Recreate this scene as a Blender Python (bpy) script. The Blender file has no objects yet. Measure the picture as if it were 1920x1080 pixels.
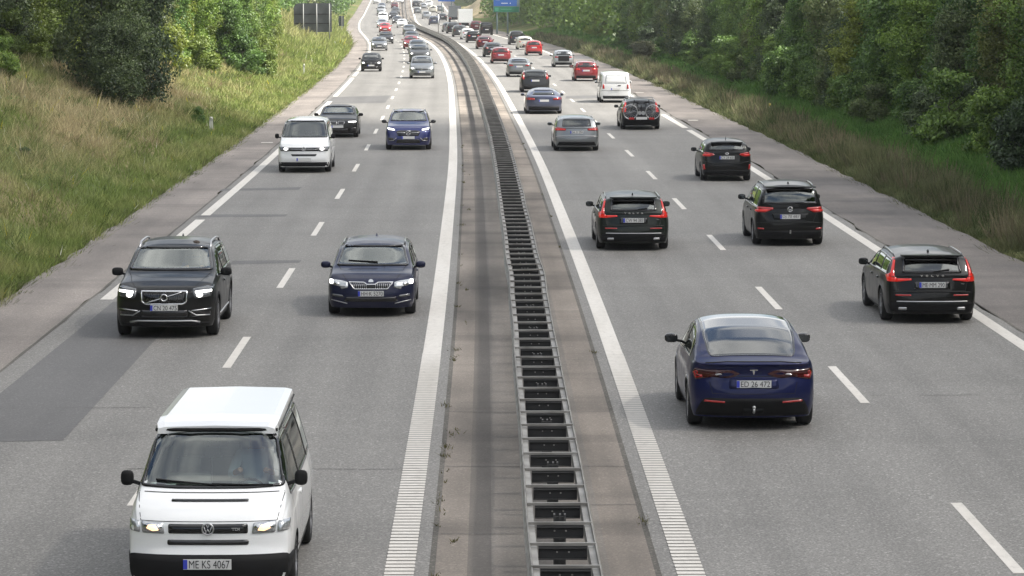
import bpy, bmesh, math, random
import numpy as np
from mathutils import Vector, Matrix
from mathutils.bvhtree import BVHTree
random.seed(7); RNG = np.random.default_rng(7)
S = bpy.context.scene
COL = S.collection
# ---------------------------------------------------------------- camera
PITCH = math.atan(565/6000); CP, SP = math.cos(PITCH), math.sin(PITCH); CAMH = 6.67
cam_d = bpy.data.cameras.new('camera'); cam = bpy.data.objects.new('camera', cam_d); COL.objects.link(cam)
cam.location = (0, 0, CAMH); cam.rotation_euler = (math.pi/2 - PITCH, 0, 0)
cam_d.sensor_width = 36; cam_d.lens = 6000/1920*36; cam_d.clip_start = 1; cam_d.clip_end = 4000
S.camera = cam
# ---------------------------------------------------------------- world and sun
SUN_EL, SUN_AZ = math.radians(50), math.radians(100)      # azimuth measured from +Y towards +X
w = bpy.data.worlds.new('World'); S.world = w; w.use_nodes = True
nt = w.node_tree; nt.nodes.clear()
out = nt.nodes.new('ShaderNodeOutputWorld'); bg = nt.nodes.new('ShaderNodeBackground')
sky = nt.nodes.new('ShaderNodeTexSky'); sky.sky_type = 'NISHITA'; sky.sun_disc = False
sky.sun_elevation = SUN_EL; sky.sun_rotation = SUN_AZ; sky.air_density = 1; sky.dust_density = 2.5; sky.ozone_density = 1
tc = nt.nodes.new('ShaderNodeTexCoord'); mp = nt.nodes.new('ShaderNodeMapping'); mp.inputs['Scale'].default_value = (1, 1, 2.6)
nz = nt.nodes.new('ShaderNodeTexNoise'); nz.inputs['Scale'].default_value = 2.6; nz.inputs['Detail'].default_value = 7; nz.inputs['Distortion'].default_value = .5
cr = nt.nodes.new('ShaderNodeValToRGB'); cr.color_ramp.elements[0].position = .36; cr.color_ramp.elements[1].position = .58
nz2 = nt.nodes.new('ShaderNodeTexNoise'); nz2.inputs['Scale'].default_value = 4.3; nz2.inputs['Detail'].default_value = 5
cr2 = nt.nodes.new('ShaderNodeValToRGB'); cr2.color_ramp.elements[0].position = .35; cr2.color_ramp.elements[1].position = .65
cr2.color_ramp.elements[0].color = (4.3, 4.5, 4.8, 1); cr2.color_ramp.elements[1].color = (11.0, 10.9, 10.6, 1)
mx = nt.nodes.new('ShaderNodeMixRGB')
L = nt.links.new
L(tc.outputs['Generated'], mp.inputs['Vector']); L(mp.outputs[0], nz.inputs['Vector']); L(mp.outputs[0], nz2.inputs['Vector'])
L(nz.outputs[0], cr.inputs[0]); L(nz2.outputs[0], cr2.inputs[0])
L(cr.outputs[0], mx.inputs[0]); L(sky.outputs[0], mx.inputs[1]); L(cr2.outputs[0], mx.inputs[2])
sx_ = nt.nodes.new('ShaderNodeSeparateXYZ'); L(tc.outputs['Generated'], sx_.inputs[0])
gr = nt.nodes.new('ShaderNodeValToRGB'); gr.color_ramp.elements[0].position = .0; gr.color_ramp.elements[1].position = .03; L(sx_.outputs['Z'], gr.inputs[0])
mg = nt.nodes.new('ShaderNodeMixRGB'); mg.inputs[1].default_value = (.5, .6, .4, 1); L(gr.outputs[0], mg.inputs[0]); L(mx.outputs[0], mg.inputs[2]); L(mg.outputs[0], bg.inputs['Color']); bg.inputs['Strength'].default_value = 0.085
L(bg.outputs[0], out.inputs['Surface'])
sd = bpy.data.lights.new('sun', 'SUN'); sun = bpy.data.objects.new('sun', sd); COL.objects.link(sun)
sd.energy = 5.0; sd.angle = math.radians(3); sd.color = (1, .95, .87)
sdir = Vector((math.sin(SUN_AZ)*math.cos(SUN_EL), math.cos(SUN_AZ)*math.cos(SUN_EL), math.sin(SUN_EL)))
sun.rotation_euler = sdir.to_track_quat('Z', 'Y').to_euler()
S.view_settings.view_transform = 'Standard'; S.view_settings.look = 'None'; S.view_settings.gamma = 1
S.view_settings.use_curve_mapping = False; S.view_settings.exposure = 1.0
S.cycles.max_bounces = 6; S.cycles.transparent_max_bounces = 12; S.cycles.volume_bounces = 0
# ---------------------------------------------------------------- road geometry functions
def zprof(Y): return 2.7e-5*max(0.0, Y-500)**2 if Y < 900 else 2.7e-5*400**2 + 0.004*(Y-900)
KN = [(-10, .55), (30, .42), (44, .32), (64, .15), (92, -.18), (118, -.52), (146, -1.02), (179, -1.68), (218, -2.5), (260, -3.58), (298, -4.75), (337, -6.15),
      (377, -7.9), (430, -10.9), (484, -14.1), (545, -17.15), (600, -19.6), (660, -21.7), (720, -23.9), (850, -28.4), (1000, -33.6), (1500, -51)]
_Y = np.arange(-10, 1500, 2.0)
def _herm():
    ky = np.array([k[0] for k in KN], float); kx = np.array([k[1] for k in KN], float)
    m = np.gradient(kx, ky); res = []
    for y in _Y:
        i = min(max(np.searchsorted(ky, y, 'right')-1, 0), len(ky)-2)
        h = ky[i+1]-ky[i]; t = (y-ky[i])/h
        res.append((2*t**3-3*t**2+1)*kx[i]+(t**3-2*t**2+t)*h*m[i]+(-2*t**3+3*t**2)*kx[i+1]+(t**3-t**2)*h*m[i+1])
    r = np.array(res); k = np.exp(-np.linspace(-2, 2, 21)**2); k /= k.sum()
    p = np.pad(r, 10, mode='reflect', reflect_type='odd')
    return np.convolve(p, k, 'valid')
_X = _herm()
def cx(Y): return float(np.interp(Y, _Y, _X))
def slope(Y): return (cx(Y+3)-cx(Y-3))/6
def rp(o, Y, z=0.0):
    """point at offset o (to the right) from the median line at distance Y"""
    m = slope(Y); n = math.hypot(1, m)
    return Vector((cx(Y)+o/n, Y-o*m/n, zprof(Y)+z))
def heading(Y): return -math.atan(slope(Y))
def ray(px, py):
    a = (px-960)/6000; b = (540-py)/6000
    return Vector((a, CP+b*SP, -SP+b*CP))
def off_of(x, y):
    Y = y
    for i in range(4):
        m = slope(Y); n = math.hypot(1, m); o = (x-cx(Y))*n
        o = ((x-cx(Y))*1 + (y-Y)*(-m))/n if True else o
        Y = y + o*m/n
    return o, Y
def hash2(i, j):
    return math.modf(abs(math.sin(i*127.1+j*311.7)*43758.5453))[0]
def vn(x, y):
    i, j = math.floor(x), math.floor(y); u, v = x-i, y-j; u = u*u*(3-2*u); v = v*v*(3-2*v)
    return (hash2(i, j)*(1-u)+hash2(i+1, j)*u)*(1-v)+(hash2(i, j+1)*(1-u)+hash2(i+1, j+1)*u)*v
def sst(a, b, x):
    t = min(max((x-a)/(b-a), 0), 1); return t*t*(3-2*t)
LE, RE = -11.0, 12.35                                   # pavement edges
def terr(o, Y):
    """terrain height above the road at offset o"""
    bump = .16*(vn(o*.5, Y*.3)-.5)+.5*(vn(o*.12+5, Y*.05)-.5)*sst(2, 9, max(LE-o, o-RE))
    if o < LE:
        d = LE-o
        h = -.03 + .10*min(d, .8) + .40*max(0, d-.8) - .40*max(0, d-17)*.75
        h = max(h, -.03)
        if Y > 420: h = h*(1-sst(420, 560, Y)*.55)
    elif o > RE:
        d = o-RE
        h = -.03 - .05*sst(0, 1, d)*0 + .02*min(d, 3) + .26*max(0, d-3) - .2*max(0, d-20)
    else:
        return -.12
    return h + bump*sst(0, 1.5, max(LE-o, o-RE))
def terr_xy(x, y):
    o, Y = off_of(x, y); return zprof(Y)+terr(o, Y), o, Y
def hit(px, py, dz=0.0, ter=False):
    d = ray(px, py); z = 0.0; t = 30.0
    if not ter:
        f = lambda t: CAMH+d.z*t-(zprof(t*d.y)+dz)
    else:
        f = lambda t: CAMH+d.z*t-terr_xy(t*d.x, t*d.y)[0]
    t = 20.0; step = 2.0
    while f(t) > 0 and t < 1400: t += step
    lo, hi = t-step, t
    for i in range(24):
        m = (lo+hi)/2
        if f(m) > 0: lo = m
        else: hi = m
    return Vector((d.x*hi, d.y*hi, CAMH+d.z*hi))
# ---------------------------------------------------------------- materials
def mat(name, col=(.5, .5, .5), rough=.6, metal=0, coat=0, emit=None, es=0, spec=.5, alpha=None):
    m = bpy.data.materials.new(name); m.use_nodes = True
    b = m.node_tree.nodes['Principled BSDF']
    b.inputs['Base Color'].default_value = (*col, 1); b.inputs['Roughness'].default_value = rough
    b.inputs['Metallic'].default_value = metal; b.inputs['Coat Weight'].default_value = coat
    b.inputs['Coat Roughness'].default_value = .06; b.inputs['Specular IOR Level'].default_value = spec
    if emit: b.inputs['Emission Color'].default_value = (*emit, 1); b.inputs['Emission Strength'].default_value = es
    return m
def nodes(m): return m.node_tree, m.node_tree.nodes['Principled BSDF']
def N(t, kind, **kw):
    n = t.nodes.new(kind)
    for k, v in kw.items():
        if k in n.inputs: n.inputs[k].default_value = v
        else: setattr(n, k, v)
    return n
def ramp(t, src, stops):
    r = t.nodes.new('ShaderNodeValToRGB'); e = r.color_ramp.elements
    while len(e) < len(stops): e.new(.5)
    for el, (p, c) in zip(e, stops):
        el.position = p; el.color = (*c, 1) if len(c) == 3 else c
    t.links.new(src, r.inputs[0]); return r.outputs[0]
def mul(t, a, b, f=1.0, mode='MULTIPLY'):
    m = t.nodes.new('ShaderNodeMixRGB'); m.blend_type = mode
    if isinstance(f, bpy.types.NodeSocket): t.links.new(f, m.inputs[0])
    else: m.inputs[0].default_value = f
    for k, v in ((1, a), (2, b)):
        if isinstance(v, bpy.types.NodeSocket): t.links.new(v, m.inputs[k])
        else: m.inputs[k].default_value = (*v, 1)
    return m.outputs[0]
def uvmap(t, scale=(1, 1, 1)):
    u = t.nodes.new('ShaderNodeUVMap'); u.uv_map = 'road'; m = t.nodes.new('ShaderNodeMapping'); m.inputs['Scale'].default_value = scale
    t.links.new(u.outputs[0], m.inputs[0]); return m.outputs[0]
def asphalt(name, base, tint=(1, 1, 1), grain=.35, track=.12, rough=.72, patch=.15):
    """base grey; uv are metres: u across, v along"""
    m = mat(name, (base,)*3, rough); t, b = nodes(m); lk = t.links.new
    c = tuple(base*v for v in tint)
    g = N(t, 'ShaderNodeTexNoise', Scale=1.0, Detail=3.0, Roughness=.75); lk(uvmap(t, (34, 22, 1)), g.inputs['Vector'])
    col = mul(t, c, ramp(t, g.outputs[0], [(.3, (1-grain,)*3), (.5, (1, 1, 1)), (.68, (1+grain*1.2,)*3)]))
    g2 = N(t, 'ShaderNodeTexVoronoi', Scale=1.0); lk(uvmap(t, (30, 30, 1)), g2.inputs['Vector'])
    col = mul(t, col, ramp(t, g2.outputs['Color'], [(.0, (1-grain*.5,)*3), (.7, (1, 1, 1)), (.95, (1+grain*1.4,)*3)]))
    s = N(t, 'ShaderNodeTexNoise', Scale=1.0, Detail=3.0); lk(uvmap(t, (1.3, .02, 1)), s.inputs['Vector'])
    col = mul(t, col, ramp(t, s.outputs[0], [(.3, (1-track,)*3), (.7, (1+track,)*3)]))
    q = N(t, 'ShaderNodeTexNoise', Scale=1.0, Detail=5.0); lk(uvmap(t, (.45, .12, 1)), q.inputs['Vector'])
    col = mul(t, col, ramp(t, q.outputs[0], [(.3, (1-patch,)*3), (.7, (1+patch*.8,)*3)]))
    q = N(t, 'ShaderNodeTexNoise', Scale=1.0, Detail=4.0); lk(uvmap(t, (.05, .5, 1)), q.inputs['Vector'])
    col = mul(t, col, ramp(t, q.outputs[0], [(.28, (1-patch*.8,)*3), (.5, (1, 1, 1))]))
    if name == 'asphalt':
        sx = t.nodes.new('ShaderNodeSeparateXYZ'); lk(uvmap(t), sx.inputs[0]); mr = N(t, 'ShaderNodeMapRange'); mr.inputs['From Min'].default_value = -12; mr.inputs['From Max'].default_value = 12; lk(sx.outputs['X'], mr.inputs['Value'])
        st = [(0, (1, 1, 1))]
        for u in (-7.75, -6.25, -4.2, -2.7, 2.75, 4.25, 6.6, 8.1):
            for du, v in ((-.45, 1), (0, .89), (.45, 1)): st.append(((u+du+12)/24, (v, v, v*.995)))
        col = mul(t, col, ramp(t, mr.outputs[0], st))
    lk(col, b.inputs['Base Color'])
    bp = N(t, 'ShaderNodeBump', Strength=.25, Distance=.01); lk(g.outputs[0], bp.inputs['Height']); lk(bp.outputs[0], b.inputs['Normal'])
    return m
M = {}
M['asphalt'] = asphalt('asphalt', .194, (1, .965, .905), .45, .10, patch=.12)
M['shoulder_shaded'] = asphalt('shoulder_asphalt_shaded', .135, (1.09, .96, .865), .32, .08, patch=.4)  # shade on the right shoulder is put into this darker copy
M['shoulder'] = asphalt('shoulder_asphalt', .205, (1.08, .95, .85), .34, .08, patch=.34)
M['strip'] = asphalt('strip_asphalt', .205, (1, .98, .94), .25, .05)
M['concrete'] = asphalt('median_concrete', .185, (1.12, .97, .82), .22, .2, .8, .55)
M['gutter'] = asphalt('gutter_concrete', .135, (1.1, .99, .87), .16, .15, .9, .4)
M['palecon'] = asphalt('pale_concrete', .17, (1.08, .97, .85), .2, .3, .8, .55)
M['patch'] = asphalt('patched_and_shaded_asphalt', .120, (1, .98, .96), .28, .08, patch=.14)  # repair patches, and the sheets painted as shadow streaks
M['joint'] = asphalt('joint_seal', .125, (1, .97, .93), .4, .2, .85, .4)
M['seam'] = mat('seam', (.045, .04, .035), .95)
M['dirtseam'] = asphalt('dirty_seam', .105, (1.05, .98, .85), .5, .3, .9, .5)
def paintmat():
    m = mat('road_paint', (.7, .69, .65), .55); t, b = nodes(m)
    q = N(t, 'ShaderNodeTexNoise', Scale=1.0, Detail=6.0, Roughness=.7); t.links.new(uvmap(t, (9, 3, 1)), q.inputs['Vector'])
    q2 = N(t, 'ShaderNodeTexNoise', Scale=1.0, Detail=3.0); t.links.new(uvmap(t, (1.5, .15, 1)), q2.inputs['Vector'])
    c = ramp(t, q.outputs[0], [(.25, (.40, .385, .35)), (.42, (.61, .58, .53)), (.7, (.69, .66, .605))])
    t.links.new(mul(t, c, ramp(t, q2.outputs[0], [(.3, (.86, .85, .83)), (.6, (1, 1, 1))])), b.inputs['Base Color']); return m
M['paint'] = paintmat()
M['paint2'] = mat('dirty_paint', (.36, .345, .32), .8)
def galv():
    m = mat('galvanised_steel', (.30, .30, .285), .55, .35); t, b = nodes(m)
    tcn = t.nodes.new('ShaderNodeTexCoord'); q = N(t, 'ShaderNodeTexNoise', Scale=2.5, Detail=5.0); t.links.new(tcn.outputs['Object'], q.inputs['Vector'])
    t.links.new(ramp(t, q.outputs[0], [(.3, (.165, .155, .14)), (.6, (.30, .29, .27))]), b.inputs['Base Color']); return m
M['steel'] = galv(); M['postm'] = mat('post_steel', (.07, .07, .068), .7, .2)
M['darksteel'] = mat('dark_steel', (.03, .03, .03), .75, .1)
M['soil'] = mat('soil', (.09, .075, .05), .95)
# ---------------------------------------------------------------- object helpers
def link(name, me, m=None, parent=None, smooth=False):
    o = bpy.data.objects.new(name, me); COL.objects.link(o)
    if m is not None:
        for x in (m if isinstance(m, (list, tuple)) else [m]): me.materials.append(x)
    if parent is not None: o.parent = parent
    if smooth: me.polygons.foreach_set('use_smooth', [True]*len(me.polygons))
    return o
def mesh(name, vs, fs): 
    me = bpy.data.meshes.new(name); me.from_pydata([tuple(v) for v in vs], [], fs); me.update(); return me
def bmo(name, bm, m=None, parent=None, smooth=False):
    me = bpy.data.meshes.new(name); bm.to_mesh(me); bm.free(); return link(name, me, m, parent, smooth)
def tag(o, label=None, cat=None, group=None, kind=None):
    for k, v in (('label', label), ('category', cat), ('group', group), ('kind', kind)):
        if v: o[k] = v
    return o
def empty(name, loc=(0, 0, 0), rz=0, **kw):
    o = bpy.data.objects.new(name, None); COL.objects.link(o); o.location = loc; o.rotation_euler = (0, 0, rz); o.empty_display_size = .3
    return tag(o, **kw)
def box(bm, x0, x1, y0, y1, z0, z1, mtx=None):
    v = [bm.verts.new(Vector(p) if mtx is None else mtx @ Vector(p)) for p in
         [(x0, y0, z0), (x1, y0, z0), (x1, y1, z0), (x0, y1, z0), (x0, y0, z1), (x1, y0, z1), (x1, y1, z1), (x0, y1, z1)]]
    for f in ((3, 2, 1, 0), (4, 5, 6, 7), (0, 1, 5, 4), (1, 2, 6, 5), (2, 3, 7, 6), (3, 0, 4, 7)): bm.faces.new([v[i] for i in f])
def tube(bm, pts, r, n=8, caps=True):
    pts = [Vector(p) for p in pts]; rings = []
    for i, p in enumerate(pts):
        d = (pts[min(i+1, len(pts)-1)]-pts[max(i-1, 0)]).normalized()
        a = d.orthogonal().normalized(); b = d.cross(a); rr = r[i] if isinstance(r, (list, tuple)) else r
        if i and rings:
            pa = rings[-1][1]; a = (pa-d*pa.dot(d)).normalized(); b = d.cross(a)
        rings.append(([bm.verts.new(p+(a*math.cos(2*math.pi*k/n)+b*math.sin(2*math.pi*k/n))*rr) for k in range(n)], a))
    for (A, _), (B, _) in zip(rings, rings[1:]):
        for k in range(n): bm.faces.new([A[k], A[(k+1) % n], B[(k+1) % n], B[k]])
    if caps: bm.faces.new(rings[0][0][::-1]); bm.faces.new(rings[-1][0])
# ---------------------------------------------------------------- ribbons
def ystations(y0, y1):
    ys = []; y = y0
    while y < y1-1e-6: ys.append(y); y += 2.0 if y < 300 else 5.0
    ys.append(y1); return ys
def ribbon(bm, uvl, oa, ob, y0, y1, z, mi=0, wob=0.0, nx=1):
    ys = ystations(y0, y1); prev = None
    for y in ys:
        a = oa+(vn(y*.9, 3)-.5)*wob; b = ob+(vn(y*.9, 9)-.5)*wob
        row = []
        for k in range(nx+1):
            o = a+(b-a)*k/nx; row.append((bm.verts.new(rp(o, y, z)), (o, y)))
        if prev:
            for k in range(nx):
                q = [prev[k], prev[k+1], row[k+1], row[k]]
                f = bm.faces.new([v for v, _ in q]); f.material_index = mi
                for lp, (_, uv) in zip(f.loops, q): lp[uvl].uv = uv
        prev = row
def newroad():
    bm = bmesh.new(); return bm, bm.loops.layers.uv.new('road')
YN, YF = 18.0, 1100.0
def road(name, *ribs, mats):
    bm, uv = newroad()
    for r in ribs: ribbon(bm, uv, *r)
    o = bmo(name, bm, mats); tag(o, kind='structure'); return o
# offsets: inner lines at -1.665 and +1.665
road('road_oncoming', (-9.15, -1.33, YN, YF, 0, 0), mats=M['asphalt'])
road('road_departing', (1.33, 9.75, YN, YF, 0, 0), mats=M['asphalt'])
road('shoulder_left', (LE, -9.15, YN, YF, 0, 0, .2), mats=M['shoulder'])
road('shoulder_right', (9.75, RE, YN, YF, 0, 0, .3), mats=M['shoulder_shaded'])
road('median_paving', (-1.26, -.89, YN, YF, .0, 0), (-.89, -.61, YN, YF, -.0, 1), (-.61, .75, YN, YF, 0, 2), (.75, 1.26, YN, YF, 0, 0),
     (-1.33, -1.26, YN, YF, -.004, 3), (1.26, 1.33, YN, YF, -.004, 3), mats=[M['concrete'], M['gutter'], M['palecon'], M['dirtseam']])
road('shoulder_seam', (-9.17, -9.11, YN, 420, .003, 0, .04), (9.72, 9.76, YN, 420, .003, 0, .04), mats=M['dirtseam'])
# patches, dark sheets for shadow streaks, and joints in the asphalt
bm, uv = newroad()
def sheetpoly(pix):
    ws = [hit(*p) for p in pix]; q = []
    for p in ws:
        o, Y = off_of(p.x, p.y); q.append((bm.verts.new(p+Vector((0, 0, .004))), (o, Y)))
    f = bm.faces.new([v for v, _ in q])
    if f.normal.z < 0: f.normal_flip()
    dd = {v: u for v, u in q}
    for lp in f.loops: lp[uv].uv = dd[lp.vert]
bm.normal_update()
sheetpoly([(-160, 832), (118, 826), (300, 628), (352, 572), (212, 566), (0, 738)])
sheetpoly([(604, 195), (722, 193), (733, 179), (626, 182)])
sheetpoly([(560, 356), (566, 351), (418, 354), (412, 358)])  # shadow streak across the lane, painted as a dark sheet
sheetpoly([(360, 408), (535, 406), (540, 402), (384, 402)])  # another cast streak, its shade put into the sheet colour
sheetpoly([(432, 496), (560, 493), (566, 488), (436, 489)])  # slim shadow streak, also a dark sheet
sheetpoly([(1010, 110), (1120, 111), (1118, 105), (1020, 104)])
sheetpoly([(1060, 185), (1128, 184), (1124, 179), (1062, 180)])
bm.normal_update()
tag(bmo('asphalt_repairs_and_shade', bm, M['patch']), kind='structure')
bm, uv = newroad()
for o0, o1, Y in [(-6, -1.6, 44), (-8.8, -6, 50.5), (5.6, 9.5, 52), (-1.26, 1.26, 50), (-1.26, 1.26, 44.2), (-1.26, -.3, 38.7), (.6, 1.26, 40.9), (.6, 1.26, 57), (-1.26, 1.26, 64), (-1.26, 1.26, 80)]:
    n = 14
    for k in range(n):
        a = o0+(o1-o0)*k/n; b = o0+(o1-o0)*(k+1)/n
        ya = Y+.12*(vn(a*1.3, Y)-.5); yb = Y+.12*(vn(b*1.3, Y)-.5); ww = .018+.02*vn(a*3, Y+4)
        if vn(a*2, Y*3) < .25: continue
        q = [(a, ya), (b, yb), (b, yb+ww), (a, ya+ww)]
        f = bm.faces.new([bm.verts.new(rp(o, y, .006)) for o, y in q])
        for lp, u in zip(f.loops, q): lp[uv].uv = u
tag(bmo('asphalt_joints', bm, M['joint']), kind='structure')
# markings
bm, uv = newroad()
RIB0, RIB1 = 20, 58
for c, wd in ((-1.665, .33), (1.665, .31)):
    ribbon(bm, uv, c-wd/2, c+wd/2, RIB1, YF, .005)
    ribbon(bm, uv, c-wd/2, c+wd/2, YN, RIB1, .004, 1)
    y = RIB0
    while y < RIB1:
        fr = .62+.3*sst(48, 58, y); ribbon(bm, uv, c-wd/2-.005, c+wd/2+.005, y, y+.225*fr, .011); y += .225
y = 36.9-15                                               # right lane dashes: near end at pixel y=1085.. every 15 m
def dash_y(py, x): 
    p = hit(x, py); return off_of(p.x, p.y)[1]
d0 = dash_y(756, 1620)
k = -3
while d0+15*k < 820:
    Y = d0+15*k; k += 1
    if Y > YN: ribbon(bm, uv, 5.42-.075, 5.42+.075, Y, Y+5.0, .005)
d1 = dash_y(690, 432); k = -3
while d1+15*k < 820:
    Y = d1+15*k; k += 1
    if Y > YN: ribbon(bm, uv, -5.24-.075, -5.24+.075, Y, Y+5.0, .005)
gl = [dash_y(560, 215)+.2, 81.0]; 
def broken(c, wd, gaps):
    y = YN
    for g0, g1 in sorted(gaps): 
        if g0 > y: ribbon(bm, uv, c-wd/2, c+wd/2, y, g0, .005)
        y = g1
    ribbon(bm, uv, c-wd/2, c+wd/2, y, YF, .005)
yl = lambda py, x: dash_y(py, x)
broken(-8.78, .28, [(YN, yl(562, 205)), (yl(412, 378), yl(404, 388)), (yl(190, 600), yl(181, 620)), (yl(146, 655), yl(143, 660))])
broken(9.35, .28, [(yl(244, 1288), yl(240, 1282)), (yl(215, 1240), yl(209, 1236))])
tag(bmo('road_markings', bm, [M['paint'], M['paint2']]), kind='structure')
# small cross marks on the shoulders
for i, (x, y) in enumerate([(500, 268), (1218, 153), (1200, 174), (1300, 226)]):
    bm, uv = newroad(); p = hit(x, y); o, Y = off_of(p.x, p.y); ribbon(bm, uv, o-.25, o+.25, Y, Y+.5, .008); tag(bmo('shoulder_mark', bm, M['paint']), kind='structure')
# ---------------------------------------------------------------- terrain
vs, fs = [], []
offs = [-420, -250, -140, -90, -60, -45, -36, -30, -26, -23, -20.5, -18.5, -17, -15.5, -14, -13, -12.3, -11.8, -11.3, LE+.05, -8, 0, 8, RE-.05, 12.7, 13.3, 14.2, 15.2, 16.4, 18, 20, 22, 25, 29, 34, 42, 55, 75, 110, 180, 300, 450]
yy = [-40, 0, 10]+list(np.arange(18, 300, 3.0))+list(np.arange(300, 1100, 9.0))+[1150, 1250, 1400]
for Y in yy:
    for o in offs:
        m = 1 if abs(o) > 60 else 1
        if abs(o) > 70: p = Vector((o+cx(Y), Y, zprof(Y)+terr(o, Y)))
        else: p = rp(o, Y, terr(o, Y))
        if LE < o < RE: p.z = zprof(Y)-.35
        elif abs(o-(LE+.05)) < .01 or abs(o-(RE-.05)) < .01: p.z = zprof(Y)-.03
        vs.append(p)
nn = len(offs)
for j in range(len(yy)-1):
    for i in range(nn-1):
        a = j*nn+i; fs.append((a, a+1, a+1+nn, a+nn))
def grassmat(name='grass_ground'):
    m = mat(name, (.08, .1, .03), .95, spec=.1); t, b = nodes(m)
    g = t.nodes.new('ShaderNodeNewGeometry')
    q = N(t, 'ShaderNodeTexNoise', Scale=.11, Detail=5.0, Distortion=.5); t.links.new(g.outputs['Position'], q.inputs['Vector'])
    c = ramp(t, q.outputs[0], [(.35, (.075, .12, .03)), (.5, (.12, .15, .05)), (.62, (.22, .19, .10))])
    r = N(t, 'ShaderNodeTexNoise', Scale=3.0, Detail=8.0, Roughness=.8); t.links.new(g.outputs['Position'], r.inputs['Vector'])
    c = mul(t, c, ramp(t, r.outputs[0], [(.35, (.45, .45, .45)), (.65, (1.3, 1.3, 1.2))]))
    t.links.new(c, b.inputs['Base Color']); return m
M['ground'] = grassmat()
me = mesh('ground', vs, fs); tag(link('ground', me, M['ground'], None, True), kind='structure')
# ---------------------------------------------------------------- median barrier
BY0, BY1 = 24.0, 1000.0; BC = .15; BW = .36
barrier = empty('crash_barrier', rp(BC, 30), label='long galvanised steel ladder barrier along the paved median', cat='crash barrier')
def wig(y): return .035*math.exp(-((y-66)/3.0)**2)
def chan(name, s, y0, y1, step):
    bm = bmesh.new(); prof = [(0, .44), (.02, .47), (-.025, .52), (.02, .57), (-.025, .62), (.02, .70), (0, .75), (-.012, .755), (-.02, .72), (-.085, .715), (-.095, .62)]
    ys = list(np.arange(y0, y1, step)); prev = None
    for j, y in enumerate(ys):
        jit = .012*(vn(y*.25, 2+s)-.5)*2+wig(y)
        row = [bm.verts.new(rp(BC+s*(BW+u)+jit, y, z+.01*math.sin(y*.7))) for u, z in prof]
        if prev:
            for a in range(len(prof)-1): bm.faces.new([prev[a], prev[a+1], row[a+1], row[a]])
        prev = row
    o = bmo(name, bm, M['steel'], barrier); o.parent = barrier; return o
def localise(root):
    mi = root.matrix_basis.inverted()
    for c in root.children: c.data.transform(mi)
SP_ = 1.3333
d0b = hit(1058, 1061, .75); yr0 = off_of(d0b.x, d0b.y)[1]
for s in (-1, 1): chan('guard_rail', s, BY0, BY1, .6667)
def rung_y(k): return yr0+SP_*k
# near rungs as parts of their own, the far ones as one part
def rungmesh(bm, ks, far=False):
    for k in ks:
        y = rung_y(k); j = wig(y)
        a = rp(BC-BW+.008+j, y, .728); b = rp(BC+BW-.008+j, y, .728)
        if k in (26, 27): a += Vector((0, -.12, 0))
        d = (b-a).normalized(); nrm = Vector((-d.y, d.x, 0)); up = Vector((0, 0, 1))
        def bx(p0, p1, t0, t1, z0, z1):
            v = [bm.verts.new(p+nrm*t+up*z) for z in (z0, z1) for p, t in ((p0, t0), (p1, t0), (p1, t1), (p0, t1))]
            for f in ((3, 2, 1, 0), (4, 5, 6, 7), (0, 1, 5, 4), (1, 2, 6, 5), (2, 3, 7, 6), (3, 0, 4, 7)): bm.faces.new([v[i] for i in f])
        bx(a, b, -.02, .02, 0, .03)
        for l in (.40, .58): p_ = a.lerp(b, l)-nrm*.045; bx(p_, p_+d*.018, -.012, .0, -.07, -.055)
def platemesh(bm, ks):
    for k in ks:
        y = rung_y(k); j = wig(y)
        a = rp(BC-BW+.10+j, y-.03, 0); b = rp(BC+BW-.10+j, y-.03, 0); d = (b-a).normalized(); nrm = Vector((-d.y, d.x, 0)); up = Vector((0, 0, 1))
        def bx(t0, t1, z0, z1, l0=0, l1=1):
            p0 = a.lerp(b, l0); p1 = a.lerp(b, l1)
            v = [bm.verts.new(p+nrm*t+up*z) for z in (z0, z1) for p, t in ((p0, t0), (p1, t0), (p1, t1), (p0, t1))]
            for f in ((3, 2, 1, 0), (4, 5, 6, 7), (0, 1, 5, 4), (1, 2, 6, 5), (2, 3, 7, 6), (3, 0, 4, 7)): bm.faces.new([v[i] for i in f])
        bx(0, .012, .592, .728); bx(-.05, 0, .585, .593); bx(-.03, -.001, .70, .708)
        pass
def postmesh(bm, ks):
    for k in ks:
        y = rung_y(k)+.95; p = rp(BC+.02, y, 0)
        for dx in (-.075, -.01, .045): box(bm, p.x+dx, p.x+dx+.022, p.y-.05, p.y+.05, p.z-.05, .69+p.z)
        box(bm, p.x-.053, p.x+.045, p.y-.008, p.y+.008, p.z-.05, .66+p.z)
NEAR = 46
for k in range(-4, NEAR):
    bm = bmesh.new(); rungmesh(bm, [k]); r_ = bmo('rung', bm, M['steel'], barrier)
    bm = bmesh.new(); platemesh(bm, [k]); bmo('spacer_plate', bm, M['darksteel'], barrier)
bm = bmesh.new(); rungmesh(bm, range(NEAR, 380)); tag(bmo('far_rungs', bm, M['steel'], barrier), kind='stuff')
bm = bmesh.new(); platemesh(bm, range(NEAR, 380)); tag(bmo('far_spacer_plates', bm, M['darksteel'], barrier), kind='stuff')
for k in range(-4, 60, 3):
    bm = bmesh.new(); postmesh(bm, [k]); bmo('post', bm, M['postm'], barrier)
bm = bmesh.new(); postmesh(bm, range(62, 380, 3)); tag(bmo('far_posts', bm, M['darksteel'], barrier), kind='stuff')
localise(barrier)
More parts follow.
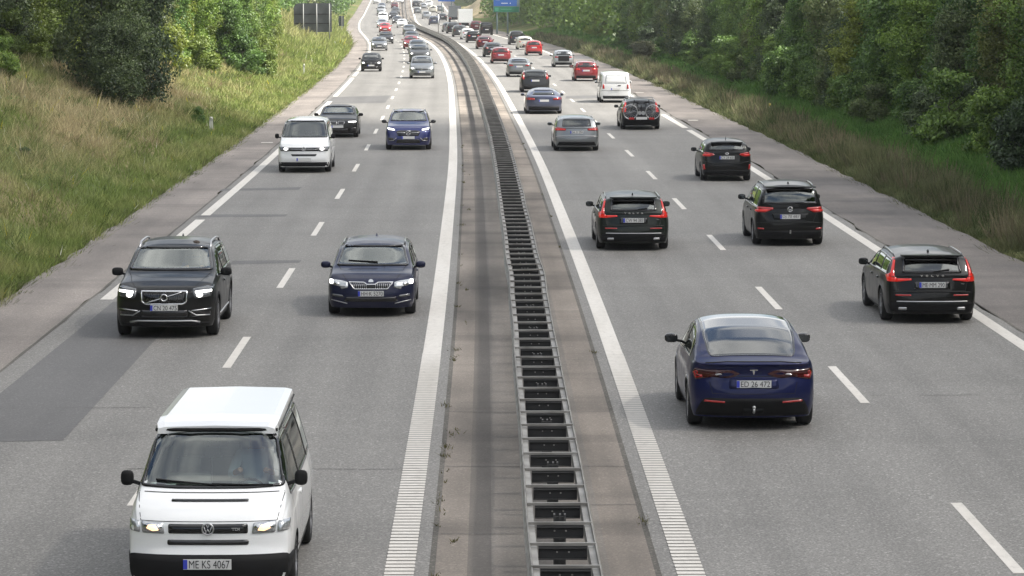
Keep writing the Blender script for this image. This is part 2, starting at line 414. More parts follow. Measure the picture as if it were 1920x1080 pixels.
# haze
bm = bmesh.new(); box(bm, -600, 600, -60, 1500, -2.5, 60)
hz = mat('haze_air'); t = hz.node_tree; t.nodes.clear()
o_ = t.nodes.new('ShaderNodeOutputMaterial'); pv = t.nodes.new('ShaderNodeVolumePrincipled'); pv.inputs['Density'].default_value = 0.00015
pv.inputs['Color'].default_value = (.93, .95, 1, 1); t.links.new(pv.outputs[0], o_.inputs['Volume'])
haze = bmo('haze', bm, hz); tag(haze, kind='stuff')

# thin cloud that dims the sun over the near stretch (added out of view, high above and to the right)
bm = bmesh.new(); bmesh.ops.create_icosphere(bm, subdivisions=5, radius=1)
for v in bm.verts:
    n = v.co.copy(); k = 1+.16*(vn(n.x*3+n.z*2+9, n.y*3+4)-.5)+.08*(vn(n.x*9+3, n.y*9+n.z*5)-.5)
    v.co = Vector((n.x*150*k, n.y*215*k, n.z*(22 if n.z > 0 else 9)*k))
cm = bpy.data.materials.new('unseen_shade_cloud'); cm.use_nodes = True; t = cm.node_tree; t.nodes.clear()
o_ = t.nodes.new('ShaderNodeOutputMaterial'); a = t.nodes.new('ShaderNodeBsdfTransparent'); b = N(t, 'ShaderNodeBsdfTranslucent', Color=(.9, .9, .92, 1)); x_ = t.nodes.new('ShaderNodeMixShader')
tcn = t.nodes.new('ShaderNodeTexCoord'); q = N(t, 'ShaderNodeTexNoise', Scale=.011, Detail=5.0); t.links.new(tcn.outputs['Object'], q.inputs['Vector'])
t.links.new(ramp(t, q.outputs[0], [(.35, (.52,)*3), (.65, (.72,)*3)]), x_.inputs[0]); t.links.new(a.outputs[0], x_.inputs[1]); t.links.new(b.outputs[0], x_.inputs[2]); t.links.new(x_.outputs[0], o_.inputs[0])
cl = bmo('unseen_shade_cloud', bm, cm, None, True); cl.location = (206, -95, 260); tag(cl, kind='structure')
# ================================================================ vehicles
def paint(name, col, metal=.35, rough=.32, dirt=.35):
    m = mat(name, col, rough, metal, 1.0 if max(col) > .1 else .42, spec=.5 if max(col) > .1 else .2); t, b = nodes(m)
    tcn = t.nodes.new('ShaderNodeTexCoord'); q = N(t, 'ShaderNodeTexNoise', Scale=2.2, Detail=6.0); t.links.new(tcn.outputs['Object'], q.inputs['Vector'])
    sx = t.nodes.new('ShaderNodeSeparateXYZ'); t.links.new(tcn.outputs['Object'], sx.inputs[0])
    h = N(t, 'ShaderNodeMapRange'); h.inputs['From Min'].default_value = .75; h.inputs['From Max'].default_value = .2; h.inputs['To Max'].default_value = dirt
    t.links.new(sx.outputs['Z'], h.inputs['Value'])
    a = N(t, 'ShaderNodeMath'); a.operation = 'MULTIPLY'; t.links.new(h.outputs[0], a.inputs[0]); t.links.new(q.outputs[0], a.inputs[1])
    c = mul(t, col, (.16, .145, .12), a.outputs[0], 'MIX'); t.links.new(c, b.inputs['Base Color'])
    b.inputs['Coat Roughness'].default_value = .05
    r = ramp(t, q.outputs[0], [(.3, (rough,)*3), (.75, (rough+.12,)*3)]); t.links.new(r, b.inputs['Roughness'])
    return m
PN = {}
for n_, c_, me_ in [('black', (.006, .0065, .0065), .2), ('greenblack', (.009, .013, .010), .2), ('navy', (.010, .013, .040), .3), ('blue', (.006, .010, .058), .3), ('brightblue', (.010, .018, .125), .4),
                    ('white', (.80, .81, .81), 0), ('silver', (.42, .44, .46), .8), ('greysilver', (.20, .215, .225), .7), ('grey', (.085, .09, .095), .5), ('darkgrey', (.035, .037, .04), .4),
                    ('red', (.42, .018, .02), .1), ('darkred', (.22, .012, .018), .3), ('cream', (.60, .58, .50), .2), ('orangered', (.5, .05, .02), 0), ('slateblue', (.06, .07, .12), .5), ('maroon', (.10, .015, .02), .3)]:
    PN[n_] = paint('paint_'+n_, c_, me_, .34 if me_ else .28, .09 if max(c_) < .1 else .35)
M['trim'] = mat('black_plastic', (.010, .010, .0105), .7, spec=.22)
M['gloss'] = mat('gloss_black', (.008, .008, .009), .12, 0, .6)
M['rubber'] = mat('rubber', (.014, .014, .014), .85)
M['rim'] = mat('alloy', (.33, .33, .34), .35, .85)
M['chrome'] = mat('chrome', (.70, .70, .70), .16, 1)
M['mirrorglass'] = mat('mirror_glass', (.10, .11, .115), .08, 1)
M['satin'] = mat('satin_aluminium', (.52, .52, .53), .35, .9)
M['under'] = mat('underbody', (.006, .006, .006), .95)
M['seat'] = mat('seat_fabric', (.035, .036, .04), .9)
M['greyseat'] = mat('grey_seat_fabric', (.16, .15, .14), .9)
M['platew'] = mat('plate_white', (.62, .62, .61), .5)
M['platey'] = mat('plate_yellow', (.6, .42, .05), .5)
M['plateblue'] = mat('plate_blue', (.03, .05, .45), .5)
M['ink'] = mat('plate_ink', (.02, .02, .02), .6)
M['redlens'] = mat('red_lens', (.30, .006, .006), .2, 0, 1.0, emit=(1, .03, .02), es=.03)
M['redlit'] = mat('lit_red_lens', (.36, .008, .007), .2, 0, .7, emit=(1, .03, .015), es=.16)
M['darkred_lens'] = mat('smoked_red_lens', (.05, .005, .006), .15, 0, .6)
M['amber'] = mat('amber_lens', (.5, .12, .02), .2, 0, 1)
M['clearlens'] = mat('clear_lens', (.50, .52, .53), .12, .6, 1.0)
M['darklens'] = mat('dark_headlamp', (.10, .105, .11), .10, .4, 1.0)
M['lamp'] = mat('lit_lamp', (.9, .9, .9), .3, emit=(1, .98, .94), es=1.8)
M['warmlamp'] = mat('warm_lamp', (.8, .6, .4), .3, emit=(1, .62, .34), es=.9)
M['skin'] = mat('skin', (.42, .24, .17), .6); M['hair'] = mat('hair', (.05, .035, .025), .8)
M['glassdark'] = mat('dark_window', (.012, .016, .016), .05, 0, 1.0, spec=.8)
M['frit'] = mat('window_border', (.008, .008, .009), .15, 0, .4)
def glass(name, tint, tr):
    m = bpy.data.materials.new(name); m.use_nodes = True; t = m.node_tree; t.nodes.clear()
    o = t.nodes.new('ShaderNodeOutputMaterial'); a = t.nodes.new('ShaderNodeBsdfTransparent'); a.inputs[0].default_value = (*tint, 1)
    b = t.nodes.new('ShaderNodeBsdfGlossy'); b.inputs['Roughness'].default_value = .03; b.inputs['Color'].default_value = (.95, 1, .98, 1)
    f = t.nodes.new('ShaderNodeFresnel'); f.inputs['IOR'].default_value = 1.75
    ad = N(t, 'ShaderNodeMath'); ad.operation = 'MULTIPLY_ADD'; ad.inputs[1].default_value = 1.35; ad.inputs[2].default_value = tr
    mx = t.nodes.new('ShaderNodeMixShader'); t.links.new(f.outputs[0], ad.inputs[0]); t.links.new(ad.outputs[0], mx.inputs[0])
    t.links.new(a.outputs[0], mx.inputs[1]); t.links.new(b.outputs[0], mx.inputs[2]); t.links.new(mx.outputs[0], o.inputs[0]); return m
M['windscreen'] = glass('windscreen_glass', (.82, .92, .85), .05)
M['tint'] = glass('tinted_glass', (.10, .115, .115), .03)

def ip(tab, y):
    return float(np.interp(y, [p[0] for p in tab], [p[1] for p in tab]))
class Shape:
    def __init__(s, **k): s.__dict__.update(k)
PLAN = [(-1, .90), (-.93, .955), (-.8, .985), (-.5, 1), (.4, 1), (.75, .985), (.92, .95), (1, .88)]
def make_body(sp, lod, name='body'):
    L2 = sp.L/2; W2 = sp.W/2; wr = sp.wr
    nst = 48 if lod == 0 else (26 if lod == 1 else 14)
    ys = set(np.round(np.linspace(-L2, L2, nst), 3))
    for p in sp.roof: ys.add(round(min(max(p[0], -L2), L2), 3))
    for ay in (sp.ya, -sp.yr):
        for a in np.linspace(-1, 1, 9 if lod < 2 else 5): ys.add(round(ay+a*(wr+.045), 3))
    ys = sorted(ys); yy = [ys[0]]
    for y in ys[1:]:
        if y-yy[-1] > (.03 if lod == 0 else .05): yy.append(y)
    if yy[-1] < L2: yy[-1] = L2
    nL, nG, nT = (8, 5, 7) if lod < 2 else (5, 3, 4)
    roof = sorted(sp.roof); belt = sorted(sp.belt)
    def section(y):
        w = W2*ip(getattr(sp, 'plan', PLAN), y/L2); zc = ip(roof, y); zb = min(ip(belt, y), zc-.02); z0 = sp.clear
        arch = 0
        for ay in (sp.ya, -sp.yr):
            d = abs(y-ay); R = wr+.05
            if d < R: arch = max(arch, wr+math.sqrt(max(R*R-d*d, 0)))
        z0 = max(z0, arch); P = []
        z0 = min(z0, zb-.12)
        for i in range(nL):
            z = z0+(zb-z0)*(i/(nL-1))
            f = np.interp((z-sp.clear)/(zb-sp.clear), [0, .12, .35, .62, .85, 1], sp.side)
            P.append((w*f, z))
        x0, hg = P[-1][0]-.015, zc-zb
        r = min(sp.rr, hg*.4); xe = x0-.015-sp.tumble*max(hg-.05, 0); ze = zc-r
        for i in range(1, nG+1):
            t = i/nG; P.append((x0+(xe-x0)*t+.02*math.sin(math.pi*t)*min(1, hg*2.5), zb+(ze-zb)*t))
        for i in range(1, nT+1):
            t = i/nT
            P.append((xe*(1-t), ze+(zc-ze)*(1-(1-t)**3.0)))
        return P
    def warp(x, y, z):
        for s, prof, R in ((1, sp.nose, sp.nR), (-1, sp.tail, sp.tR)):
            k = (s*y-(L2-.55))/.55
            if k > 0:
                k = min(k, 1)**1.3; u = abs(x)/W2
                y = y-s*k*(R*u**3.0+ip(prof, z))
        return (x, y, z)
    vs = []; fs = []; rings = []
    for y in yy:
        P = section(y); full = [(-x, z) for x, z in P]+[(x, z) for x, z in P[:-1][::-1]]
        rings.append(list(range(len(vs), len(vs)+len(full)))); vs += [warp(x, y, z) for x, z in full]
    n = len(rings[0])
    for A, B in zip(rings, rings[1:]):
        for i in range(n-1): fs.append((A[i], B[i], B[i+1], A[i+1]))
    for ring, y, flip in ((rings[0], yy[0], False), (rings[-1], yy[-1], True)):
        P = section(y); rows = nL+nG; cols = 2*nT; top = P[rows-1:]; xe = max(top[0][0], 1e-4); grid = []
        for j in range(rows):
            x, z = P[j]; row = []
            for c in range(cols+1):
                if c == 0: row.append(ring[j])
                elif c == cols: row.append(ring[n-1-j])
                elif j == rows-1: row.append(ring[rows-1+c])
                else:
                    fr = -(top[c][0]/xe) if c <= nT else (top[cols-c][0]/xe)
                    # blend heights so the upper rows follow the top edge
                    zz = z; vs.append(warp(fr*x, y, zz)); row.append(len(vs)-1)
            grid.append(row)
        for j in range(rows-1):
            for c in range(cols):
                q = (grid[j][c], grid[j][c+1], grid[j+1][c+1], grid[j+1][c]); fs.append(q if not flip else q[::-1])
    me = mesh(name, vs, fs); bm = bmesh.new(); bm.from_mesh(me)
    bmesh.ops.remove_doubles(bm, verts=bm.verts, dist=.002); bmesh.ops.recalc_face_normals(bm, faces=bm.faces)
    bm.to_mesh(me); bm.free()
    if lod == 0:
        o = bpy.data.objects.new('tmp', me); COL.objects.link(o); md = o.modifiers.new('s', 'SUBSURF'); md.levels = 1
        dg = bpy.context.evaluated_depsgraph_get(); me2 = bpy.data.meshes.new_from_object(o.evaluated_get(dg)); bpy.data.objects.remove(o); me = me2
    me.polygons.foreach_set('use_smooth', [True]*len(me.polygons))
    return me
AX = {'front': (Vector((0, -1, 0)), lambda a, b: Vector((a, 9, b))), 'rear': (Vector((0, 1, 0)), lambda a, b: Vector((a, -9, b))),
      'left': (Vector((1, 0, 0)), lambda a, b: Vector((-9, a, b))), 'right': (Vector((-1, 0, 0)), lambda a, b: Vector((9, a, b))),
      'top': (Vector((0, 0, -1)), lambda a, b: Vector((a, b, 9)))}
def c2(axis, v): return (v.x, v.z) if axis in ('front', 'rear') else ((v.y, v.z) if axis in ('left', 'right') else (v.x, v.y))
def inside(p, poly):
    r = False; x, y = p; n = len(poly)
    for i in range(n):
        x1, y1 = poly[i]; x2, y2 = poly[(i+1) % n]
        if (y1 > y) != (y2 > y) and x < (x2-x1)*(y-y1)/(y2-y1)+x1: r = not r
    return r
def inset(poly, d):
    n = len(poly); a = sum(poly[i][0]*poly[(i+1) % n][1]-poly[(i+1) % n][0]*poly[i][1] for i in range(n)); sgn = 1 if a > 0 else -1; res = []
    for i in range(n):
        p0, p1, p2 = Vector(poly[i-1]), Vector(poly[i]), Vector(poly[(i+1) % n])
        e1 = (p1-p0).normalized(); e2 = (p2-p1).normalized(); n1 = Vector((-e1.y, e1.x))*sgn; n2 = Vector((-e2.y, e2.x))*sgn
        m = n1+n2; l = m.length
        if l < 1e-3: res.append(tuple(p1)); continue
        m /= l; res.append(tuple(p1+m*min(d/max(m.dot(n1), .4), 2.2*d)))
    return res
def rpoly(poly, r, n=3):
    """round the corners"""
    res = []; k = len(poly)
    for i in range(k):
        p0, p1, p2 = Vector(poly[i-1]), Vector(poly[i]), Vector(poly[(i+1) % k])
        a = p0-p1; b = p2-p1; rr = min(r, a.length*.45, b.length*.45); A = p1+a.normalized()*rr; B = p1+b.normalized()*rr
        for j in range(n+1):
            t = j/n; res.append(tuple(A*(1-t)**2+p1*2*t*(1-t)+B*t*t))
    return res
def rect(x0, x1, z0, z1): return [(x0, z0), (x1, z0), (x1, z1), (x0, z1)]
def mir(poly): return [(-x, z) for x, z in poly][::-1]
def ell(cx_, cz, rx, rz, n=14): return [(cx_+rx*math.cos(2*math.pi*i/n), cz+rz*math.sin(2*math.pi*i/n)) for i in range(n)]
class Car:
    def __init__(s, name, sp, colour, lod=0, ori=1, **kw):
        s.root = empty(name, **kw); s.sp = sp; s.lod = lod; s.ori = ori
        me = make_body(sp, lod); bm = bmesh.new(); bm.from_mesh(me); s.bvh = BVHTree.FromBMesh(bm); bm.free()
        s.holes = []; s.bodyme = me; s.colour = colour
        s.body = link('body', me, colour, s.root)
        s.body_parts()
    def cast(s, axis, a, b):
        d, f = AX[axis]; h = s.bvh.ray_cast(f(a, b), d)
        return (h[0], h[1]) if h[0] is not None else None
    def patch(s, name, axis, poly, m, off=.004, cell=None, hole=None, parent=None, skirt=.006, smooth=True):
        cell = cell or (.07 if s.lod == 0 else (.14 if s.lod == 1 else .3))
        bm = bmesh.new()
        def addpoly(pl):
            return bm.faces.new([bm.verts.new((a, b, 0)) for a, b in pl])
        if hole:
            n = len(poly)
            vo = [bm.verts.new((a, b, 0)) for a, b in poly]; vi = [bm.verts.new((a, b, 0)) for a, b in hole]
            for i in range(n): bm.faces.new([vo[i], vo[(i+1) % n], vi[(i+1) % n], vi[i]])
        else: addpoly(poly)
        xs = [p[0] for p in poly]; zs = [p[1] for p in poly]
        for k, (lo, hi) in enumerate(((min(xs), max(xs)), (min(zs), max(zs)))):
            nn_ = int((hi-lo)/cell)
            for i in range(1, nn_+1):
                c = lo+(hi-lo)*i/(nn_+1); co = (c, 0, 0) if k == 0 else (0, c, 0); no = (1, 0, 0) if k == 0 else (0, 1, 0)
                bmesh.ops.bisect_plane(bm, geom=bm.verts[:]+bm.edges[:]+bm.faces[:], plane_co=co, plane_no=no, dist=1e-5)
        d, f = AX[axis]; got = []; miss = []
        for v in bm.verts:
            p2 = (v.co.x, v.co.y); h = s.cast(axis, *p2)
            if h is not None and h[1].dot(-d) > .08: got.append((p2, h[0])); v.co = h[0]+h[1]*off
            else: miss.append((v, p2, h))
        for v, p2, h in miss:
            if h is not None: v.co = h[0]+h[1]*off; continue
            if got:
                g = min(got, key=lambda g: (g[0][0]-p2[0])**2+(g[0][1]-p2[1])**2); dx, dz = p2[0]-g[0][0], p2[1]-g[0][1]
                q = g[1]+(Vector((dx, 0, dz)) if axis in ('front', 'rear') else (Vector((0, dx, dz)) if axis in ('left', 'right') else Vector((dx, dz, 0))))
            else: q = f(*p2)*.25
            loc, n, _, _ = s.bvh.find_nearest(q); v.co = loc+n*off
        bm.normal_update()
        for fc in bm.faces:
            if fc.normal.dot(-d) < 0: fc.normal_flip()
        be = [e for e in bm.edges if e.is_boundary]
        r = bmesh.ops.extrude_edge_only(bm, edges=be)
        for v in r['geom']:
            if isinstance(v, bmesh.types.BMVert): v.co += d*(skirt+off)
        o = bmo(name, bm, m, parent or s.root); 
        if smooth: o.data.polygons.foreach_set('use_smooth', [True]*len(o.data.polygons)); 
        return o
    def window(s, name, axis, poly, gm=None, border=.045, r=.05, see=None):
        poly = rpoly(poly, r); see = (s.lod == 0) if see is None else see
        if s.lod == 2: return s.patch(name, axis, poly, M['glassdark'], .006)
        inn = inset(poly, border)
        if see and gm:
            s.holes.append((axis, inset(poly, border*.35)))
            g = s.patch(name, axis, inset(poly, .006), gm, .002, skirt=-.002)
        else:
            g = s.patch(name, axis, inset(poly, .006), M['glassdark'], .003)
        s.patch('window_seal', axis, poly, M['frit'], .006, hole=inn, parent=g); return g
    def cut(s):
        if not s.holes: return
        bm = bmesh.new(); bm.from_mesh(s.bodyme); bm.faces.ensure_lookup_table(); rm = []
        for f in bm.faces:
            c = f.calc_center_median(); n = f.normal
            for axis, poly in s.holes:
                d = AX[axis][0]
                if n.dot(-d) > .12 and c.z > s.sp.belt[0][1]-.35 and all(inside(c2(axis, v.co), poly) for v in f.verts):
                    if (axis == 'front' and c.y < 0) or (axis == 'rear' and c.y > 0): continue
                    rm.append(f); break
        bmesh.ops.delete(bm, geom=rm, context='FACES'); bm.to_mesh(s.bodyme); bm.free()
        s.interior()
    def interior(s):
        sp = s.sp; cy = sp.cowl; zb = ip(sorted(sp.belt), cy); w = sp.W/2-.16
        bm = bmesh.new(); box(bm, -w, w, cy-.42, cy+.05, zb-.30, zb-.06); bmesh.ops.bevel(bm, geom=bm.edges[:], offset=.05, segments=2); bmo('dashboard', bm, M['trim'], s.root)
        bm = bmesh.new(); box(bm, -w, w, -sp.yr-.2, cy, .30, .36); box(bm, -w, w, sp.tail_y+.25, -sp.yr+.15, .55, .62); bmo('cabin_floor', bm, M['under'], s.root)
        rows = getattr(sp, 'seats', [(cy-1.05, 2), (cy-1.95, 3)]); hs = zb-.02
        for y, n in rows:
            for x in ((-.37, .37) if n == 2 else (-.42, 0, .42)):
                bm = bmesh.new(); ww = .25 if n == 2 else .2
                box(bm, x-ww, x+ww, y-.02, y+.5, hs-.55, hs-.42); bmesh.ops.bevel(bm, geom=bm.edges[:], offset=.04, segments=2)
                b2 = bmesh.new(); box(b2, x-ww, x+ww, y-.12, y+.0, hs-.45, hs+.16); box(b2, x-.12, x+.12, y-.17, y-.08, hs+.18, hs+.34)
                bmesh.ops.bevel(b2, geom=b2.edges[:], offset=.035, segments=2); me = bpy.data.meshes.new('t'); b2.to_mesh(me); b2.free(); bm.from_mesh(me)
                bmo('seat', bm, getattr(s, 'seatm', M['seat']), s.root, True)
        bm = bmesh.new(); c = Vector((-.37, cy-.52, zb+.0)); pts = []
        for i in range(21):
            a = 2*math.pi*i/20; pts.append(c+Vector((.185*math.cos(a), -.07*math.sin(a), .17*math.sin(a))))
        tube(bm, pts, .016, 6, False); tube(bm, [c+Vector((-.17, 0, 0)), c+Vector((.17, 0, 0))], .018, 6); tube(bm, [c, c+Vector((0, .02, -.16))], .018, 6); tube(bm, [c, c+Vector((0, .25, -.08))], .03, 6)
        bmo('steering_wheel', bm, M['trim'], s.root, True)
    def body_parts(s):
        sp = s.sp; W2 = sp.W/2
        bm = bmesh.new(); box(bm, -W2+.27, W2-.27, -sp.L/2+.25, sp.L/2-.25, sp.clear+.02, .45)
        box(bm, -W2+.05, W2-.05, -sp.yr+sp.wr+.08, sp.ya-sp.wr-.08, sp.clear+.02, .42)
        bmo('underbody', bm, M['under'], s.root)
        seg = 24 if s.lod == 0 else (14 if s.lod == 1 else 10)
        for y in (sp.ya, -sp.yr):
            for sx in (-1, 1):
                e = wheel(sp.wr, .225, seg, s.lod, getattr(sp, 'rimm', M['rim'])); e.parent = s.root; e.location = (sx*(W2-.13), y, sp.wr); e.rotation_euler = (0, 0, 0 if sx > 0 else math.pi)
    def mirror(s, y, z, m=None, sz=1.0, stalk=.06, tall=False):
        sz *= .88
        for sx in (-1, 1):
            x0 = s.sp.W/2*.93
            bm = bmesh.new(); bmesh.ops.create_cube(bm, size=1)
            bmesh.ops.subdivide_edges(bm, edges=bm.edges[:], cuts=3, use_grid_fill=True)
            for v in bm.verts:
                c = v.co*2; l = (abs(c.x)**3+abs(c.y)**3+abs(c.z)**3)**(1/3); c = c/l
                c = Vector((c.x*.115*sz, c.y*.07*sz, c.z*(.085 if not tall else .14)*sz)); c.y += -.25*abs(c.x)*0
                v.co = Vector((sx*(x0+stalk+.09*sz)+c.x, y+c.y, z+c.z))
            o = bmo('mirror', bm, m or M['trim'], s.root, True)
            if s.lod < 2:
                bm = bmesh.new(); tube(bm, [(sx*(x0-.05), y+.02, z-.07), (sx*(x0+stalk), y, z-.04)], .022, 6); bmo('stalk', bm, M['trim'], o)
                bm = bmesh.new(); xx = sx*(x0+stalk+.09*sz); hh = .055 if not tall else .11
                box(bm, xx-.085*sz, xx+.085*sz, y-.072*sz, y-.066*sz, z-hh*sz, z+hh*sz); bmo('mirror_glass', bm, M['mirrorglass'], o)
    def plate(s, z, txt, axis='rear', x=0.0, yellow=False, w=.52, h=.115, out_=.012):
        h0 = s.cast(axis, x, z); sg = -1 if axis == 'rear' else 1; y = h0[0].y+sg*out_
        p = bmesh.new(); box(p, x-w/2, x+w/2, y-.006, y+.006, z-h/2, z+h/2); pl = bmo('number_plate', p, M['platey'] if yellow else M['platew'], s.root)
        p = bmesh.new(); xl = x-w/2 if axis == 'rear' else x+w/2-.045; box(p, xl, xl+.045, y+sg*.006-.001, y+sg*.006+.0015, z-h/2+.004, z+h/2-.004)
        if not yellow: bmo('plate_band', p, M['plateblue'], pl)
        if txt and s.lod < 2: text(txt, h*.78, (x+(.022 if axis == 'rear' else -.022), y+sg*.0075, z), axis, M['ink'], pl, 'plate_lettering', w*.84, bold=.0)
        return pl
    def rails(s, y0, y1, m, r=.018, hgt=.05):
        for sx in (-1, 1):
            pts = []; xr = None
            for i in range(9):
                y = y0+(y1-y0)*i/8; x = s.railx(y)*sx; hh = s.cast('top', x, y); z = hh[0].z+(hgt if 0 < i < 8 else -.005)
                pts.append((x, y, z))
            bm = bmesh.new(); tube(bm, pts, r, 8); bmo('roof_rail', bm, m, s.root, True)
    def railx(s, y):
        sp = s.sp; zc = ip(sorted(sp.roof), y); zb = ip(sorted(sp.belt), y); return sp.W/2*.96-.03-sp.tumble*(zc-zb-.05)-.06
    def fin(s, y, m=None, h=.06):
        hh = s.cast('top', 0, y); z = hh[0].z-.01; bm = bmesh.new()
        A = [(-.025, y-.07, z), (.025, y-.07, z), (.018, y+.11, z), (-.018, y+.11, z)]; B = [(-.006, y-.075, z+h), (.006, y-.075, z+h), (.006, y-.02, z+h*.75), (-.006, y-.02, z+h*.75)]
        a = [bm.verts.new(p) for p in A]; b = [bm.verts.new(p) for p in B]; bm.faces.new(a[::-1]); bm.faces.new(b)
        for i in range(4): bm.faces.new([a[i], a[(i+1) % 4], b[(i+1) % 4], b[i]])
        bmo('antenna_fin', bm, m or s.colour, s.root)
    def wiper(s, axis, x0, z0, x1, z1, off=.02):
        pts = []
        for i in range(5):
            t = i/4; h = s.cast(axis, x0+(x1-x0)*t, z0+(z1-z0)*t)
            if h: pts.append(h[0]+h[1]*off)
        bm = bmesh.new(); tube(bm, pts, .011, 6); bmo('wiper', bm, M['trim'], s.root)
    def ring(s, name, axis, x, z, r, tr=.01, m=None, off=.02, parent=None, rz=None):
        pts = []
        h0 = s.cast(axis, x, z); sg = -1 if axis == 'rear' else 1
        for i in range(17):
            a = 2*math.pi*i/16; pts.append(Vector((x+r*math.cos(a), h0[0].y+sg*off, z+(rz or r)*math.sin(a))))
        bm = bmesh.new(); tube(bm, pts, tr, 6, False); return bmo(name, bm, m or M['chrome'], parent or s.root, True)
    def bar(s, name, axis, pts2, r, m, off=.015, parent=None, n=6):
        pts = []
        for (a0, b0), (a1, b1) in zip(pts2, pts2[1:]):
            k = max(2, int(math.hypot(a1-a0, b1-b0)/.1))
            for i in range(k):
                t = i/k; h = s.cast(axis, a0+(a1-a0)*t, b0+(b1-b0)*t)
                if h: pts.append(h[0]+h[1]*off)
        h = s.cast(axis, *pts2[-1]); 
        if h: pts.append(h[0]+h[1]*off)
        bm = bmesh.new(); tube(bm, pts, r, n); return bmo(name, bm, m, parent or s.root, True)
    def place(s, px, py, near='rear', dyaw=0.0):
        """stand the car so that the tyres of its nearer axle touch the road at this pixel"""
        s.cut(); p = hit(px, py); o, Y = off_of(p.x, p.y)
        wy = .10
        Y2 = Y+wy+(s.sp.yr if near == 'rear' else s.sp.ya); q = rp(o, Y2)
        s.root.location = q; s.root.scale = (1, 1, getattr(s, 'zs', .975)); pit = (zprof(Y2+2)-zprof(Y2-2))/4
        rz = heading(Y2)+(math.pi if near == 'front' else 0)+dyaw
        s.root.rotation_euler = (math.atan(pit)*(1 if near == 'rear' else -1), 0, rz); return s
def text(body, size, loc, axis, m, parent, name, width=None, bold=0.0, depth=.001):
    cu = bpy.data.curves.new('t', 'FONT'); cu.body = body; cu.size = size; cu.align_x = 'CENTER'; cu.align_y = 'CENTER'; cu.extrude = depth; cu.offset = bold*size*2
    o = bpy.data.objects.new('t', cu); COL.objects.link(o); dg = bpy.context.evaluated_depsgraph_get()
    me = bpy.data.meshes.new_from_object(o.evaluated_get(dg)); bpy.data.objects.remove(o)
    xs = [v.co.x for v in me.vertices]; w = max(xs)-min(xs); cx0 = (max(xs)+min(xs))/2; ys_ = [v.co.y for v in me.vertices]; cy0 = (max(ys_)+min(ys_))/2; hh = max(ys_)-min(ys_)
    sx = (width/w) if width else 1; sy = size/hh
    me.transform(Matrix.Diagonal((sx, sy, 1, 1)) @ Matrix.Translation((-cx0, -cy0, 0)))
    R = Matrix.Rotation(math.pi/2, 4, 'X')
    if axis == 'front': R = Matrix.Rotation(math.pi, 4, 'Z') @ R
    me.transform(Matrix.Translation(loc) @ R); return link(name, me, m, parent)
_WC = {}
def wheel(r, w, seg, lod, rimm):
    key = (r, w, seg, lod, rimm.name)
    if key not in _WC:
        prof = [(-.5, .72), (-.5, .88), (-.42, .97), (-.2, 1), (.2, 1), (.42, .97), (.5, .88), (.5, .70), (.44, .64)]
        bm = bmesh.new(); rings = []
        for u, q in prof: rings.append([bm.verts.new((u*w, r*q*math.cos(2*math.pi*k/seg), r*q*math.sin(2*math.pi*k/seg))) for k in range(seg)])
        for A, B in zip(rings, rings[1:]):
            for k in range(seg): bm.faces.new([A[k], A[(k+1) % seg], B[(k+1) % seg], B[k]])
        bm.faces.new(rings[0]); bmesh.ops.recalc_face_normals(bm, faces=bm.faces)
        ty = bpy.data.meshes.new('tyre'); bm.to_mesh(ty); bm.free(); ty.materials.append(M['rubber']); ty.polygons.foreach_set('use_smooth', [True]*len(ty.polygons))
        bm = bmesh.new()
        rr = r*.69
        def disc(x, ra, nn=seg): 
            return [bm.verts.new((x, ra*math.cos(2*math.pi*k/nn), ra*math.sin(2*math.pi*k/nn))) for k in range(nn)]
        A = disc(w*.46, rr); B = disc(w*.47, rr*.90); C2 = disc(w*.2, rr*.86)
        for P, Q in ((A, B), (B, C2)):
            for k in range(seg): bm.faces.new([P[k], P[(k+1) % seg], Q[(k+1) % seg], Q[k]])
        for k in range(5):
            a = 2*math.pi*k/5
            for da in (-.11, .11):
                t0 = Vector((0, math.cos(a+da*.6), math.sin(a+da*.6))); t1 = Vector((0, math.cos(a+da*1.6), math.sin(a+da*1.6)))
                tube(bm, [t0*rr*.15+Vector((w*.40, 0, 0)), t1*rr*.88+Vector((w*.43, 0, 0))], [rr*.09, rr*.055], 4)
        tube(bm, [(w*.3, 0, 0), (w*.43, 0, 0)], rr*.2, 10)
        ri = bpy.data.meshes.new('rim'); bm.to_mesh(ri); bm.free(); ri.materials.append(rimm)
        bm = bmesh.new(); f = bm.faces.new([bm.verts.new((w*.18, rr*.86*math.cos(2*math.pi*k/seg), rr*.86*math.sin(2*math.pi*k/seg))) for k in range(seg)])
        br = bpy.data.meshes.new('brake'); bm.to_mesh(br); bm.free(); br.materials.append(M['under'])
        _WC[key] = (ty, ri, br)
    ty, ri, br = _WC[key]
    o = bpy.data.objects.new('wheel', ty); COL.objects.link(o)
    if lod < 2:
        a = bpy.data.objects.new('rim', ri); COL.objects.link(a); a.parent = o
        b = bpy.data.objects.new('brake_disc', br); COL.objects.link(b); b.parent = o
    return o
